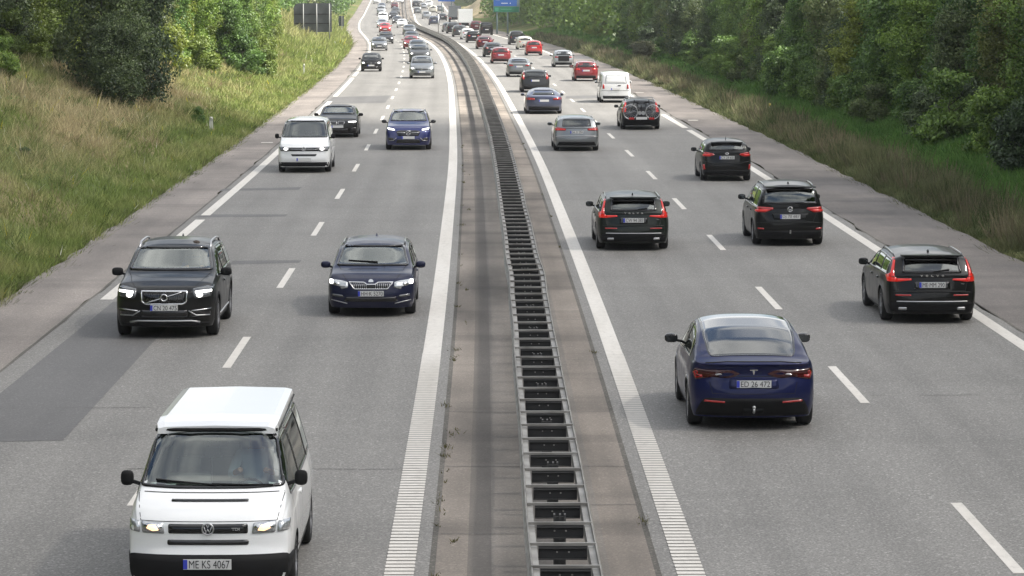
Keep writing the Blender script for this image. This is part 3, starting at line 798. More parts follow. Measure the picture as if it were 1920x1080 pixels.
# ---------------------------------------------------------------- body shapes (y forward)
SIDE = [.93, .975, .99, 1, .985, .955]
def shape(**k):
    d = dict(W=1.84, clear=.2, wr=.33, ya=1.4, yr=1.35, rr=.095, tumble=.29, side=SIDE, nose=[(.2, .10), (.45, 0), (.75, .06), (1.0, .22)], tail=[(.2, .08), (.5, 0), (.8, .04), (1.2, .05)], nR=.28, tR=.18)
    d.update(k); return Shape(**d)
WAGON = shape(L=4.74, W=1.86, wr=.335, ya=1.44, yr=1.42, cowl=1.2, tail_y=-2.1, roof=[(-2.37, .98), (-2.33, 1.02), (-2.02, 1.35), (-1.93, 1.40), (-1.5, 1.425), (-.6, 1.45), (.0, 1.445), (.38, 1.39), (1.25, .99), (1.38, .965), (1.9, .90), (2.22, .80), (2.37, .72)],
              belt=[(-2.37, .94), (-1.5, .97), (0, .93), (1.2, .89), (2.0, .80), (2.37, .66)], tail=[(.2, .10), (.45, 0), (.72, .05), (.95, .10), (1.1, .04)])
OCTA = shape(L=4.68, W=1.81, wr=.325, ya=1.42, yr=1.35, cowl=1.2, tail_y=-2.05, roof=[(-2.34, .98), (-2.3, 1.03), (-2.05, 1.38), (-1.9, 1.43), (-.6, 1.47), (.0, 1.46), (.36, 1.41), (1.25, 1.0), (1.38, .975), (1.95, .91), (2.2, .83), (2.34, .74)],
             belt=[(-2.34, .94), (0, .93), (1.2, .90), (2.0, .83), (2.34, .68)])
SUV = shape(L=4.95, W=1.95, clear=.24, wr=.38, ya=1.55, yr=1.43, cowl=1.25, tail_y=-2.1, tumble=.27, roof=[(-2.475, 1.15), (-2.42, 1.22), (-2.15, 1.62), (-2.0, 1.68), (-1.2, 1.75), (-.2, 1.76), (.25, 1.70), (1.22, 1.24), (1.38, 1.20), (2.0, 1.12), (2.33, 1.04), (2.475, .95)],
            belt=[(-2.475, 1.1), (-1, 1.12), (.6, 1.09), (1.25, 1.07), (2.1, 1.0), (2.475, .88)], nose=[(.24, .12), (.5, .03), (.8, 0), (1.0, .05), (1.2, .2)], nR=.30)
MSUV = shape(L=4.7, W=1.89, clear=.22, wr=.365, ya=1.45, yr=1.4, cowl=1.2, tail_y=-2.0, tumble=.30, roof=[(-2.35, 1.08), (-2.3, 1.14), (-2.0, 1.52), (-1.85, 1.57), (-1.1, 1.63), (-.2, 1.64), (.3, 1.57), (1.15, 1.14), (1.3, 1.11), (2.0, 1.0), (2.25, .92), (2.35, .82)],
             belt=[(-2.35, 1.0), (-1, 1.02), (1.2, 1.0), (2.0, .92), (2.35, .76)])
HATCH = shape(L=4.05, W=1.75, wr=.315, ya=1.25, yr=1.22, cowl=1.12, tail_y=-1.75, roof=[(-2.025, .98), (-2.0, 1.03), (-1.78, 1.34), (-1.68, 1.40), (-1.1, 1.45), (-.3, 1.47), (.1, 1.45), (.4, 1.38), (1.1, 1.02), (1.25, .99), (1.7, .89), (1.92, .79), (2.025, .70)],
              belt=[(-2.025, .94), (-.8, .98), (1.1, .89), (1.7, .80), (2.025, .64)], tail=[(.2, .08), (.5, 0), (.75, .04), (.95, .08), (1.1, .03)])
MPV = shape(L=4.5, W=1.84, wr=.335, ya=1.38, yr=1.38, cowl=1.3, tail_y=-1.95, tumble=.27, roof=[(-2.25, 1.02), (-2.22, 1.10), (-2.1, 1.45), (-2.03, 1.57), (-1.9, 1.61), (-1.0, 1.66), (0, 1.65), (.4, 1.56), (1.3, 1.12), (1.45, 1.08), (1.95, .98), (2.15, .88), (2.25, .78)],
            belt=[(-2.25, .98), (-.8, 1.02), (1.3, .98), (2.0, .88), (2.25, .72)], tail=[(.2, .1), (.5, 0), (.8, .04), (1.0, .09), (1.2, .03)])
FAST = shape(L=4.75, W=1.93, clear=.21, wr=.355, ya=1.44, yr=1.44, cowl=1.45, tail_y=-1.95, tumble=.31, roof=[(-2.375, 1.07), (-2.30, 1.10), (-2.18, 1.115), (-2.0, 1.15), (-1.5, 1.36), (-1.0, 1.52), (-.4, 1.605), (.1, 1.615), (.55, 1.55), (1.45, 1.06), (1.6, 1.0), (2.1, .84), (2.3, .72), (2.375, .64)],
             belt=[(-2.375, 1.03), (-2.0, 1.06), (-1, 1.04), (.5, 1.0), (1.45, .93), (2.1, .76), (2.375, .58)], tail=[(.2, .16), (.42, .03), (.6, .0), (.8, .06), (.97, .13), (1.08, .0)], tR=.30, rr=.085)
COUPE = shape(L=4.9, W=1.95, clear=.18, wr=.36, ya=1.45, yr=1.45, cowl=1.25, tail_y=-2.1, tumble=.42, roof=[(-2.45, .93), (-2.38, .97), (-2.2, 1.0), (-1.9, 1.04), (-1.2, 1.24), (-.6, 1.34), (-.1, 1.37), (.3, 1.33), (1.2, .98), (1.4, .93), (2.1, .80), (2.35, .68), (2.45, .62)],
              belt=[(-2.45, .89), (-1.9, .98), (-1, .97), (0, .91), (1.2, .86), (2.1, .72), (2.45, .56)], tR=.35, rr=.16)
SEDAN = shape(L=4.72, W=1.84, wr=.33, ya=1.42, yr=1.40, cowl=1.15, tail_y=-2.0, tumble=.36, roof=[(-2.36, 1.0), (-2.3, 1.04), (-2.1, 1.07), (-1.85, 1.09), (-1.15, 1.36), (-.7, 1.42), (-.2, 1.44), (.25, 1.38), (1.12, 1.01), (1.3, .98), (2.0, .86), (2.25, .77), (2.36, .68)],
              belt=[(-2.36, .96), (-1.5, .98), (0, .92), (1.1, .88), (2.0, .78), (2.36, .62)])
T4 = shape(L=4.78, W=1.84, clear=.24, wr=.325, ya=1.42, yr=1.5, cowl=1.75, tail_y=-2.3, tumble=.24, rr=.10, roof=[(-2.39, 1.72), (-2.34, 1.80), (-2.2, 1.845), (-1, 1.86), (.8, 1.86), (1.02, 1.855), (1.14, 1.82), (1.22, 1.76), (1.80, 1.22), (1.95, 1.17), (2.25, 1.05), (2.35, .99), (2.39, .94)],
           belt=[(-2.39, 1.08), (1.1, 1.08), (1.8, 1.06), (2.2, .99), (2.39, .88)], nose=[(.2, .02), (.5, -.03), (.56, .0), (.62, .045), (.85, .05), (1.0, .1)], tail=[(.2, 0), (1, 0), (1.8, .1)], nR=.22, tR=.12,
           seats=[(.55, 2), (-.6, 3)], plan=[(-1, .93), (-.9, .97), (-.5, 1), (.4, 1), (.75, .985), (.92, .96), (1, .93)])
T5 = shape(L=4.9, W=1.92, clear=.22, wr=.335, ya=1.5, yr=1.5, cowl=1.75, tail_y=-2.3, tumble=.18, rr=.10, roof=[(-2.45, 1.75), (-2.4, 1.85), (-2.2, 1.92), (-1, 1.96), (.7, 1.95), (.95, 1.91), (1.1, 1.85), (1.78, 1.26), (1.95, 1.2), (2.3, 1.08), (2.4, 1.0), (2.45, .94)],
           belt=[(-2.45, 1.1), (1.1, 1.1), (1.8, 1.09), (2.2, 1.0), (2.45, .88)], nose=[(.2, .05), (.5, -.02), (.7, .02), (.85, .04), (1.0, .1)], tail=[(.2, 0), (1, 0), (1.8, .1)], nR=.22, tR=.12, seats=[(.55, 2), (-.6, 3)])
MVAN = shape(L=4.4, W=1.83, clear=.22, wr=.33, ya=1.35, yr=1.3, cowl=1.3, tail_y=-2.0, tumble=.09, rr=.07, roof=[(-2.2, 1.70), (-2.16, 1.78), (-2.0, 1.82), (-1, 1.84), (.2, 1.83), (.45, 1.76), (1.3, 1.14), (1.45, 1.1), (1.95, 1.0), (2.15, .9), (2.2, .8)],
             belt=[(-2.2, 1.05), (1.3, 1.04), (2.0, .9), (2.2, .74)], tail=[(.2, .04), (1, 0), (1.8, .05)], tR=.06)
MINI = shape(L=3.6, W=1.65, wr=.30, ya=1.2, yr=1.15, cowl=1.2, tail_y=-1.6, tumble=.25, roof=[(-1.8, 1.0), (-1.78, 1.08), (-1.68, 1.38), (-1.6, 1.44), (-.8, 1.5), (.1, 1.49), (.45, 1.42), (1.15, 1.05), (1.3, 1.0), (1.6, .92), (1.74, .82), (1.8, .72)],
             belt=[(-1.8, .96), (1.15, .93), (1.8, .66)])
# ================================================================ vehicle details
def side_glass(c, y0, y1, pillars=(), top=.03, gm='tint', bot=.035, r=.04, post=.07, see=None):
    sp = c.sp; roof = sorted(sp.roof); belt = sorted(sp.belt); cuts = [y0]+list(pillars)+[y1]
    for ax in ('left', 'right'):
        for i in range(len(cuts)-1):
            a = cuts[i]+(post/2 if i else 0); b = cuts[i+1]-(post/2 if i < len(cuts)-2 else 0)
            P = []; Q = []
            for k in range(7):
                y = a+(b-a)*k/6; zb = ip(belt, y)+bot; zt = ip(roof, y)-min(sp.rr, (ip(roof, y)-ip(belt, y))*.4)-top
                P.append((y, zb)); Q.append((y, max(zt, zb+.015)))
            pl = [P[0], P[-1]]+[q for q in Q[::-1] if q[1] > ip(belt, q[0])+bot+.02] 
            if len(pl) < 4: pl = [P[0], P[-1]]+Q[::-1]
            c.window('side_window', ax, pl, M[gm], border=.025, r=r if r < .03 else .02, see=see)
def arches(c, m, wd=.06):
    """dark trim round the wheel openings"""
    sp = c.sp
    for ax in ('left', 'right'):
        for ay in (sp.ya, -sp.yr):
            R0 = sp.wr+.052; out_ = []; inn = []
            for i in range(13):
                a = math.pi*i/12; 
                inn.append((ay+R0*math.cos(a), sp.wr+R0*math.sin(a))); out_.append((ay+(R0+wd)*math.cos(a), sp.wr+(R0+wd)*math.sin(a)))
            c.patch('arch_trim', ax, out_+inn[::-1], m, .006)
def doors(c, ys, z0, z1, handles=None):
    if c.lod: return
    for ax in ('left', 'right'):
        for y in ys: c.patch('door_gap', ax, rect(y-.005, y+.005, z0, z1), M['under'], .001, skirt=-.001)
        for y in (handles or []): c.patch('door_handle', ax, rpoly(rect(y-.10, y+.10, z1-.10, z1-.06), .02), c.colour, .022)
def lines(c, name, axis, segs, m=None, wd=.006):
    for (a0, b0, a1, b1) in segs:
        d = Vector((a1-a0, b1-b0)).normalized(); n = Vector((-d.y, d.x))*wd
        c.patch(name, axis, [(a0-n.x, b0-n.y), (a1-n.x, b1-n.y), (a1+n.x, b1+n.y), (a0+n.x, b0+n.y)], m or M['under'], .0015, skirt=-.0015)
def pair(c, name, axis, poly, m, off=.006, parent=None, **k):
    return [c.patch(name, axis, p, m, off, parent=parent, **k) for p in (poly, mir(poly))]
def shades(c, z, s=1): pass

def driver(px_car, x, y, z, shirt, label, hands=True):
    """seated person, one skinned body, in car-local coordinates of the given car"""
    J = {'pel': (0, 0, 0), 'chest': (0, -.06, .33), 'neck': (0, -.05, .52), 'head': (0, -.02, .62), 'top': (0, -.02, .77),
         'sl': (-.19, -.04, .45), 'el': (-.27, .16, .25), 'wl': (-.17, .40, .34), 'sr': (.19, -.04, .45), 'er': (.27, .16, .25), 'wr': (.17, .40, .34),
         'hl': (-.10, .05, -.02), 'kl': (-.14, .45, .06), 'fl': (-.13, .62, -.3), 'hr': (.10, .05, -.02), 'kr': (.14, .45, .06), 'fr': (.13, .62, -.3),
         'hnl': (-.13, .47, .36), 'hnr': (.13, .47, .36)}
    E_ = [('pel', 'chest'), ('chest', 'neck'), ('neck', 'head'), ('head', 'top'), ('chest', 'sl'), ('sl', 'el'), ('el', 'wl'), ('chest', 'sr'), ('sr', 'er'), ('er', 'wr'), ('pel', 'hl'), ('hl', 'kl'), ('kl', 'fl'), ('pel', 'hr'), ('hr', 'kr'), ('kr', 'fr'), ('wl', 'hnl'), ('wr', 'hnr')]
    Rr = {'pel': .15, 'chest': .155, 'neck': .06, 'head': .085, 'top': .07, 'sl': .075, 'sr': .075, 'el': .05, 'er': .05, 'wl': .032, 'wr': .032, 'hl': .09, 'hr': .09, 'kl': .065, 'kr': .065, 'fl': .05, 'fr': .05, 'hnl': .04, 'hnr': .04}
    ks = list(J); me = bpy.data.meshes.new('person'); me.from_pydata([Vector(J[k]) for k in ks], [(ks.index(a), ks.index(b)) for a, b in E_], [])
    o = bpy.data.objects.new('tmp', me); COL.objects.link(o); md = o.modifiers.new('s', 'SKIN'); me.skin_vertices.new() if not me.skin_vertices else None
    for i, k in enumerate(ks): me.skin_vertices[0].data[i].radius = (Rr[k], Rr[k])
    me.skin_vertices[0].data[0].use_root = True; o.modifiers.new('u', 'SUBSURF').levels = 2
    dg = bpy.context.evaluated_depsgraph_get(); m2 = bpy.data.meshes.new_from_object(o.evaluated_get(dg)); bpy.data.objects.remove(o)
    m2.materials.clear(); m2.materials.append(shirt); m2.materials.append(M['skin'])
    for p in m2.polygons:
        c = p.center; p.material_index = 1 if (c.z > .53 or c.y > .33 and c.z > .2) else 0; p.use_smooth = True
    e = link('person', m2); 
    bm = bmesh.new(); bmesh.ops.create_uvsphere(bm, u_segments=16, v_segments=10, radius=.105)
    for v in bm.verts: v.co = Vector((v.co.x*.92, v.co.y*1.05-.04, v.co.z*.9+.74)); 
    bmesh.ops.delete(bm, geom=[v for v in bm.verts if v.co.z < .66], context='VERTS'); bmo('hair', bm, M['hair'], e, True)
    r = px_car.root; e.matrix_world = Matrix.Translation(r.location) @ r.rotation_euler.to_matrix().to_4x4() @ Matrix.Translation((x, y, z)); tag(e, label, 'person'); return e

def volvo_rear(c, txt, badge_green=False):
    P = PN['black']
    c.window('rear_window', 'rear', [(-.60, 1.03), (.60, 1.03), (.545, 1.325), (-.545, 1.325)], M['tint'], .05, .05)
    bm = bmesh.new(); box(bm, -.60, .60, -2.16, -1.96, 1.365, 1.395); bmesh.ops.bevel(bm, geom=bm.edges[:], offset=.012, segments=2); bmo('roof_spoiler', bm, c.colour, c.root)
    bm = bmesh.new(); box(bm, -.54, .54, -2.150, -2.02, 1.345, 1.3645); bmo('spoiler_underside', bm, M['under'], c.root)
    for sx in (-1, 1):
        f = (lambda p: p) if sx > 0 else mir
        tl = c.patch('tail_light', 'rear', f([(.69, .86), (.86, .86), (.87, .97), (.80, 1.03), (.725, 1.31), (.69, 1.32), (.735, 1.08), (.735, .98), (.70, .935)]), M['redlit'], .012, cell=.05)
        c.patch('light_bar', 'rear', f([(.40, .895), (.69, .86), (.70, .925), (.42, .925)]), M['redlit'], .010, parent=tl)
        c.patch('light_divider', 'rear', f([(.72, .955), (.87, .965), (.87, .975), (.72, .965)]), M['gloss'], .016, parent=tl)
    for i, ch in enumerate('VOLVO'):
        h = c.cast('rear', -.21+.105*i, .985); text(ch, .04, (h[0].x, h[0].y-.012, h[0].z), 'rear', M['chrome'], c.root, 'letter', .05, bold=.03, depth=.003)
    c.plate(.80, txt); lines(c, 'panel_gap', 'rear', [(-.72, .93, -.66, .68), (.72, .93, .66, .68), (-.66, .68, .66, .68), (-.40, .97, .40, .97)])
    c.patch('plate_recess', 'rear', rpoly([(-.36, .71), (.36, .71), (.34, .87), (-.34, .87)], .03), M['gloss'], .0018, skirt=-.001)
    pair(c, 'reflector', 'rear', rpoly(rect(.42, .72, .575, .605), .01), M['redlens'], .008)
    c.patch('bumper_trim', 'rear', [(-.80, .24), (.80, .24), (.86, .42), (.72, .45), (-.72, .45), (-.86, .42)], M['trim'], .006)
    c.patch('bumper_strip', 'rear', rpoly(rect(-.70, .70, .455, .475), .008), M['satin'], .010)
    c.bar('bumper_crease', 'rear', [(-.86, .635), (-.5, .66), (.5, .66), (.86, .635)], .014, c.colour, .002)
    c.wiper('rear', .02, 1.055, .34, 1.10)
    pair(c, 'exhaust', 'rear', rpoly(rect(.50, .66, .29, .35), .02), M['satin'], .012)
    text('AWD', .025, (.60, c.cast('rear', .60, .82)[0].y-.004, .82), 'rear', M['chrome'], c.root, 'model_lettering', .08)
    c.fin(-1.55); c.rails(-1.75, .25, M['gloss'], .015, .035); c.mirror(.78, 1.02, c.colour)
    side_glass(c, -1.85, 1.12, (-1.05, -.05)); doors(c, (-.05, -1.0, 1.05), .35, .92, (-.85, .12))
    c.bar('belt_trim', 'left', [(-1.9, 1.0), (-1, 1.005), (.9, .965)], .010, M['satin'], .006); c.bar('belt_trim', 'right', [(-1.9, 1.0), (-1, 1.005), (.9, .965)], .010, M['satin'], .006)
    c.window('windscreen', 'front', [(-.68, 1.07), (.68, 1.07), (.56, 1.36), (-.56, 1.36)], M['windscreen'], .04)

# ---- the white camper van ------------------------------------------------
c = Car('camper_van', T4, PN['white'], 0, label='white camper van with flat pop-top roof, nearest vehicle at lower left of the road', cat='camper van', group=None)
camper = c
c.seatm = mat('light_seat_fabric', (.36, .35, .33), .9)
c.window('windscreen', 'front', [(-.80, 1.235), (-.4, 1.222), (.4, 1.222), (.80, 1.235), (.665, 1.83), (-.665, 1.83)], M['windscreen'], .03, .05)
side_glass(c, -2.15, 1.55, (-1.25, .22, ), gm='tint', bot=.05, top=.02); 
bm = bmesh.new(); vs = []
for y, w_, z in ((1.15, .66, 1.835), (1.0, .685, 1.875), (.6, .69, 1.895), (-1.9, .67, 1.895), (-2.12, .65, 1.86)):
    vs.append([bm.verts.new(p) for p in ((-w_, y, z-.075), (-w_+.01, y, z-.015), (-w_+.09, y, z+.005), (0, y, z+.02), (w_-.09, y, z+.005), (w_-.01, y, z-.015), (w_, y, z-.075))])
for A, B in zip(vs, vs[1:]):
    for i in range(6): bm.faces.new([A[i], A[i+1], B[i+1], B[i]])
bm.faces.new(vs[0]); bm.faces.new(vs[-1][::-1]); bmesh.ops.recalc_face_normals(bm, faces=bm.faces)
bmesh.ops.bevel(bm, geom=[e for e in bm.edges], offset=.012, segments=1); bmo('pop_top', bm, PN['white'], c.root)
c.patch('windscreen_header', 'front', rpoly(rect(-.675, .675, 1.795, 1.85), .01), M['frit'], .010)
for sx in (-1, 1):
    bm = bmesh.new(); tube(bm, [(sx*.69, 1.0, 1.79), (sx*.70, .6, 1.815), (sx*.68, -1.9, 1.815), (sx*.66, -2.13, 1.785)], .009, 6); bmo('roof_seal', bm, M['under'], c.root)
bm = bmesh.new(); tube(bm, [(-.68, 1.10, 1.80), (-.3, 1.20, 1.815), (.3, 1.20, 1.815), (.68, 1.10, 1.80)], .02, 6); bmo('roof_seal', bm, M['under'], c.root)
c.patch('bonnet_vent', 'front', rpoly(rect(-.42, .42, 1.112, 1.134), .01), M['gloss'], .006)
lines(c, 'panel_gap', 'front', [(-.74, .93, -.80, 1.18), (.74, .93, .80, 1.18), (-.74, .93, .74, .93), (-.80, 1.19, .80, 1.19)], wd=.004)
g = c.patch('grille', 'front', rpoly(rect(-.43, .43, .80, .905), .02), M['gloss'], .006)
for z in (.825, .85, .875): c.bar('grille_bar', 'front', [(-.41, z), (.41, z)], .005, M['trim'], .01, g)
c.ring('badge', 'front', 0, .853, .062, .010, M['satin'], .02)
c.bar('badge_stroke', 'front', [(-.045, .885), (-.018, .81), (0, .85), (.018, .81), (.045, .885)], .006, M['satin'], .022)
c.bar('badge_stroke', 'front', [(-.022, .905), (0, .865), (.022, .905)], .006, M['satin'], .022)
text('TDI', .03, (-.30, c.cast('front', -.30, .85)[0].y+.012, .85), 'front', M['satin'], g, 'grille_lettering', .09, bold=.02)
c.patch('lower_grille', 'front', rpoly(rect(-.44, .44, .672, .73), .02), M['gloss'], .006)
for sx in (-1, 1):
    f = (lambda p: p) if sx > 0 else mir
    hl = c.patch('headlight', 'front', f(rpoly([(.47, .795), (.72, .80), (.73, .925), (.49, .915)], .02)), M['clearlens'], .010)
    c.patch('lamp_reflector', 'front', f(ell(.60, .86, .105, .05)), M['chrome'], .013, parent=hl); c.patch('lamp_bulb', 'front', f(rpoly([(.53, .83), (.60, .82), (.67, .85), (.65, .885), (.57, .89)], .01)), M['warmlamp'], .017, parent=hl)
    c.patch('indicator', 'front', f(rpoly([(.74, .80), (.865, .815), (.87, .93), (.75, .925)], .02)), M['clearlens'], .010)
    c.patch('fog_lamp', 'front', f(rpoly(rect(.55, .71, .30, .37), .02)), M['darklens'], .012)
c.patch('bumper', 'front', [(-.9, .22), (.9, .22), (.905, .545), (.80, .56), (-.80, .56), (-.905, .545)], M['trim'], .020)
c.patch('bumper_slot', 'front', rpoly(rect(-.45, .45, .27, .33), .02), M['under'], .024)
for ax in ('left', 'right'): c.patch('side_bumper', ax, [(1.85, .34), (2.26, .26), (2.26, .535), (1.86, .535)], M['trim'], .012)
c.plate(.47, 'ME KS 4067', 'front', out_=.034)
c.mirror(1.48, 1.30, M['trim'], .72, .05, True)
doors(c, (.42, 1.50), .35, 1.08, (.55, )); 
c.wiper('front', -.05, 1.25, .62, 1.30, .016); c.wiper('front', .0, 1.26, -.66, 1.245, .016)
for x_, z_, w_, h_, m_ in ((.30, 1.275, .11, .035, M['platew']), (.14, 1.275, .05, .03, M['platew'])):
    bm = bmesh.new(); box(bm, -x_-w_, -x_+w_, 1.52, 1.58, z_-.1, z_-.1+h_); bmo('paper_on_dashboard', bm, m_, c.root)
bm = bmesh.new(); tube(bm, [(-.0, .98, 1.70), (-.0, 1.0, 1.64)], .012, 6); box(bm, -.11, .11, .97, 1.0, 1.59, 1.65); bmo('interior_mirror', bm, M['trim'], c.root)
c.zs = .965; c.place(403, 1106, 'front')

# ---- dark large suv ------------------------------------------------------
c = Car('suv', SUV, PN['black'], 0, label='dark seven seat suv with chrome framed grille and diagonal bar, lights on, behind the camper', cat='suv'); xc = c
c.window('windscreen', 'front', [(-.82, 1.245), (.82, 1.245), (.69, 1.665), (-.69, 1.665)], M['windscreen'], .045)
side_glass(c, -2.05, 1.12, (-1.2, -.1)); doors(c, (-.1, -1.1, 1.0), .45, 1.05, (-.95, .1))
fr = rpoly([(-.43, .74), (-.36, .685), (.36, .685), (.43, .74), (.45, .955), (-.45, .955)], .04)
c.patch('grille_frame', 'front', fr, M['chrome'], .016, hole=inset(fr, .028)); g = c.patch('grille', 'front', inset(fr, .02), M['gloss'], .004)
for i in range(-9, 10): c.bar('grille_bar', 'front', [(i*.043, .72), (i*.043, .925)], .005, M['trim'], .006, g)
c.bar('diagonal_bar', 'front', [(.36, .72), (-.36, .935)], .011, M['chrome'], .02)
c.ring('badge', 'front', 0, .83, .062, .016, M['chrome'], .035); bm = bmesh.new(); hh = c.cast('front', 0, .83)[0].y; tube(bm, [(0, hh, .83), (0, hh+.03, .83)], .05, 16); bmo('badge_disc', bm, M['gloss'], c.root)
for sx in (-1, 1):
    f = (lambda p: p) if sx > 0 else mir
    hl = c.patch('headlight', 'front', f(rpoly([(.53, .84), (.60, .80), (.86, .84), (.90, 1.0), (.80, 1.03), (.53, .985)], .02)), M['darklens'], .012)
    c.patch('led_bar', 'front', f(rpoly([(.58, .905), (.87, .92), (.87, .96), (.58, .94)], .01)), M['lamp'], .018, parent=hl)
    c.patch('lamp_lens', 'front', f(ell(.66, .87, .06, .045)), M['lamp'], .017, parent=hl)
    c.patch('lower_intake', 'front', f(rpoly([(.46, .44), (.86, .46), (.86, .60), (.52, .58)], .03)), M['gloss'], .005)
    c.bar('intake_trim', 'front', f([(.50, .565), (.86, .60)]), .014, M['chrome'], .012); c.bar('intake_trim', 'front', f([(.46, .565), (.60, .475), (.84, .475)]), .012, M['satin'], .012)
c.patch('lower_grille', 'front', rpoly(rect(-.44, .44, .44, .58), .03), M['gloss'], .005)
c.bar('skid_trim', 'front', [(-.66, .335), (-.5, .365), (.5, .365), (.66, .335)], .020, M['satin'], .01)
c.patch('bumper_trim', 'front', [(-.80, .26), (.80, .26), (.84, .33), (-.84, .33)], M['trim'], .008)
c.plate(.625, 'CN 20 475', 'front', out_=.03); c.rails(-1.9, .2, M['satin'], .022, .06); c.mirror(.85, 1.20, M['trim'], 1.1); c.fin(-1.5)
arches(c, M['trim']); c.bar('sill_trim', 'left', [(-1.0, .40), (1.1, .40)], .016, M['satin'], .005); c.bar('sill_trim', 'right', [(-1.0, .40), (1.1, .40)], .016, M['satin'], .005)
lines(c, 'panel_gap', 'front', [(-.52, .985, -.80, 1.22), (.52, .985, .80, 1.22), (-.5, .975, .5, .975)], wd=.004)
c.zs = .965; c.place(316, 628, 'front')

# ---- navy estate ---------------------------------------------------------
c = Car('estate_car', OCTA, PN['navy'], 0, label='navy estate car with slatted grille and lit headlights driving beside the median line', cat='estate car'); oc = c
c.window('windscreen', 'front', [(-.75, 1.005), (.75, 1.005), (.63, 1.392), (-.63, 1.392)], M['windscreen'], .04)
side_glass(c, -1.9, 1.1, (-1.1, -.08)); doors(c, (-.08, -1.0, 1.0), .35, .9, (-.9, .1))
fr = rpoly([(-.34, .60), (.34, .60), (.46, .755), (.14, .75), (.08, .715), (-.08, .715), (-.14, .75), (-.46, .755)], .02)
g = c.patch('grille', 'front', inset(fr, .015), M['gloss'], .004); c.patch('grille_frame', 'front', fr, M['chrome'], .014, hole=inset(fr, .018))
for i in range(1, 9):
    for sx in (-1, 1): c.bar('grille_bar', 'front', [(sx*(.055+i*.038), .62), (sx*(.06+i*.041), .735)], .006, M['satin'], .008, g)
bm = bmesh.new(); hh = c.cast('front', 0, .765)[0]; tube(bm, [(0, hh.y-.01, .765), (0, hh.y+.015, .768)], .05, 16); bmo('badge', bm, M['chrome'], c.root)
for sx in (-1, 1):
    f = (lambda p: p) if sx > 0 else mir
    hl = c.patch('headlight', 'front', f(rpoly([(.46, .64), (.60, .60), (.62, .655), (.83, .70), (.86, .80), (.60, .775), (.47, .745)], .015)), M['clearlens'], .010)
    c.patch('running_light', 'front', f(rpoly(rect(.765, .835, .70, .79), .02)), M['lamp'], .016, parent=hl)
    c.patch('lamp_lens', 'front', f(ell(.69, .715, .05, .042)), M['chrome'], .015, parent=hl)
    c.patch('fog_lamp', 'front', f(rpoly([(.55, .43), (.78, .45), (.78, .50), (.57, .48)], .01)), M['darklens'], .012)
    c.bar('splitter_trim', 'front', f([(.48, .30), (.62, .335), (.80, .37)]), .010, M['satin'], .01)
c.patch('lower_grille', 'front', rpoly([(-.55, .34), (.55, .34), (.50, .44), (-.50, .44)], .02), M['gloss'], .005)
c.plate(.515, 'HH·K 5270', 'front', out_=.02); c.rails(-1.8, .15, M['gloss'], .016, .04); c.mirror(.80, 1.0, c.colour); c.fin(-1.5)
lines(c, 'panel_gap', 'front', [(-.47, .76, -.70, 1.02), (.47, .76, .70, 1.02)], wd=.004)
lines(c, 'bonnet_crease', 'front', [(-.12, .80, -.25, 1.0), (.12, .80, .25, 1.0)], c.colour, wd=.008)
c.wiper('front', -.1, 1.075, .5, 1.10, .014); c.zs = .95; c.place(698, 588, 'front')

# ---- white transporter ---------------------------------------------------
c = Car('delivery_van', T5, PN['white'], 0, label='white van with black door mirrors driving toward us in front of a black saloon', cat='van')
c.seatm = M['greyseat']
c.window('windscreen', 'front', [(-.83, 1.275), (.83, 1.275), (.71, 1.875), (-.71, 1.875)], M['windscreen'], .04)
side_glass(c, -2.1, 1.5, (-1.2, .25), bot=.06); doors(c, (.45, 1.45), .4, 1.1)
g = c.patch('grille', 'front', rpoly(rect(-.54, .54, .80, .935), .02), M['gloss'], .008)
c.bar('grille_bar', 'front', [(-.50, .87), (.50, .87)], .006, M['chrome'], .012, g)
c.ring('badge', 'front', 0, .885, .068, .011, M['chrome'], .022); c.bar('badge_stroke', 'front', [(-.045, .92), (-.018, .84), (0, .88), (.018, .84), (.045, .92)], .007, M['chrome'], .024)
for sx in (-1, 1):
    f = (lambda p: p) if sx > 0 else mir
    hl = c.patch('headlight', 'front', f(rpoly([(.54, .79), (.84, .80), (.91, .97), (.56, .94)], .02)), M['darklens'], .012)
    c.patch('lamp_lens', 'front', f(ell(.645, .88, .075, .05)), M['lamp'], .018, parent=hl)
c.patch('lower_grille', 'front', rpoly([(-.42, .62), (.42, .62), (.47, .70), (-.47, .70)], .02), M['gloss'], .006)
c.patch('bumper_trim', 'front', [(-.86, .24), (.86, .24), (.88, .40), (-.88, .40)], M['trim'], .008)
c.bar('bumper_crease', 'front', [(-.86, .76), (.86, .76)], .012, c.colour, .0)
c.plate(.50, '', 'front', yellow=False, out_=.02); c.mirror(1.45, 1.32, M['trim'], .75, .06, True)
c.place(572, 322, 'front')

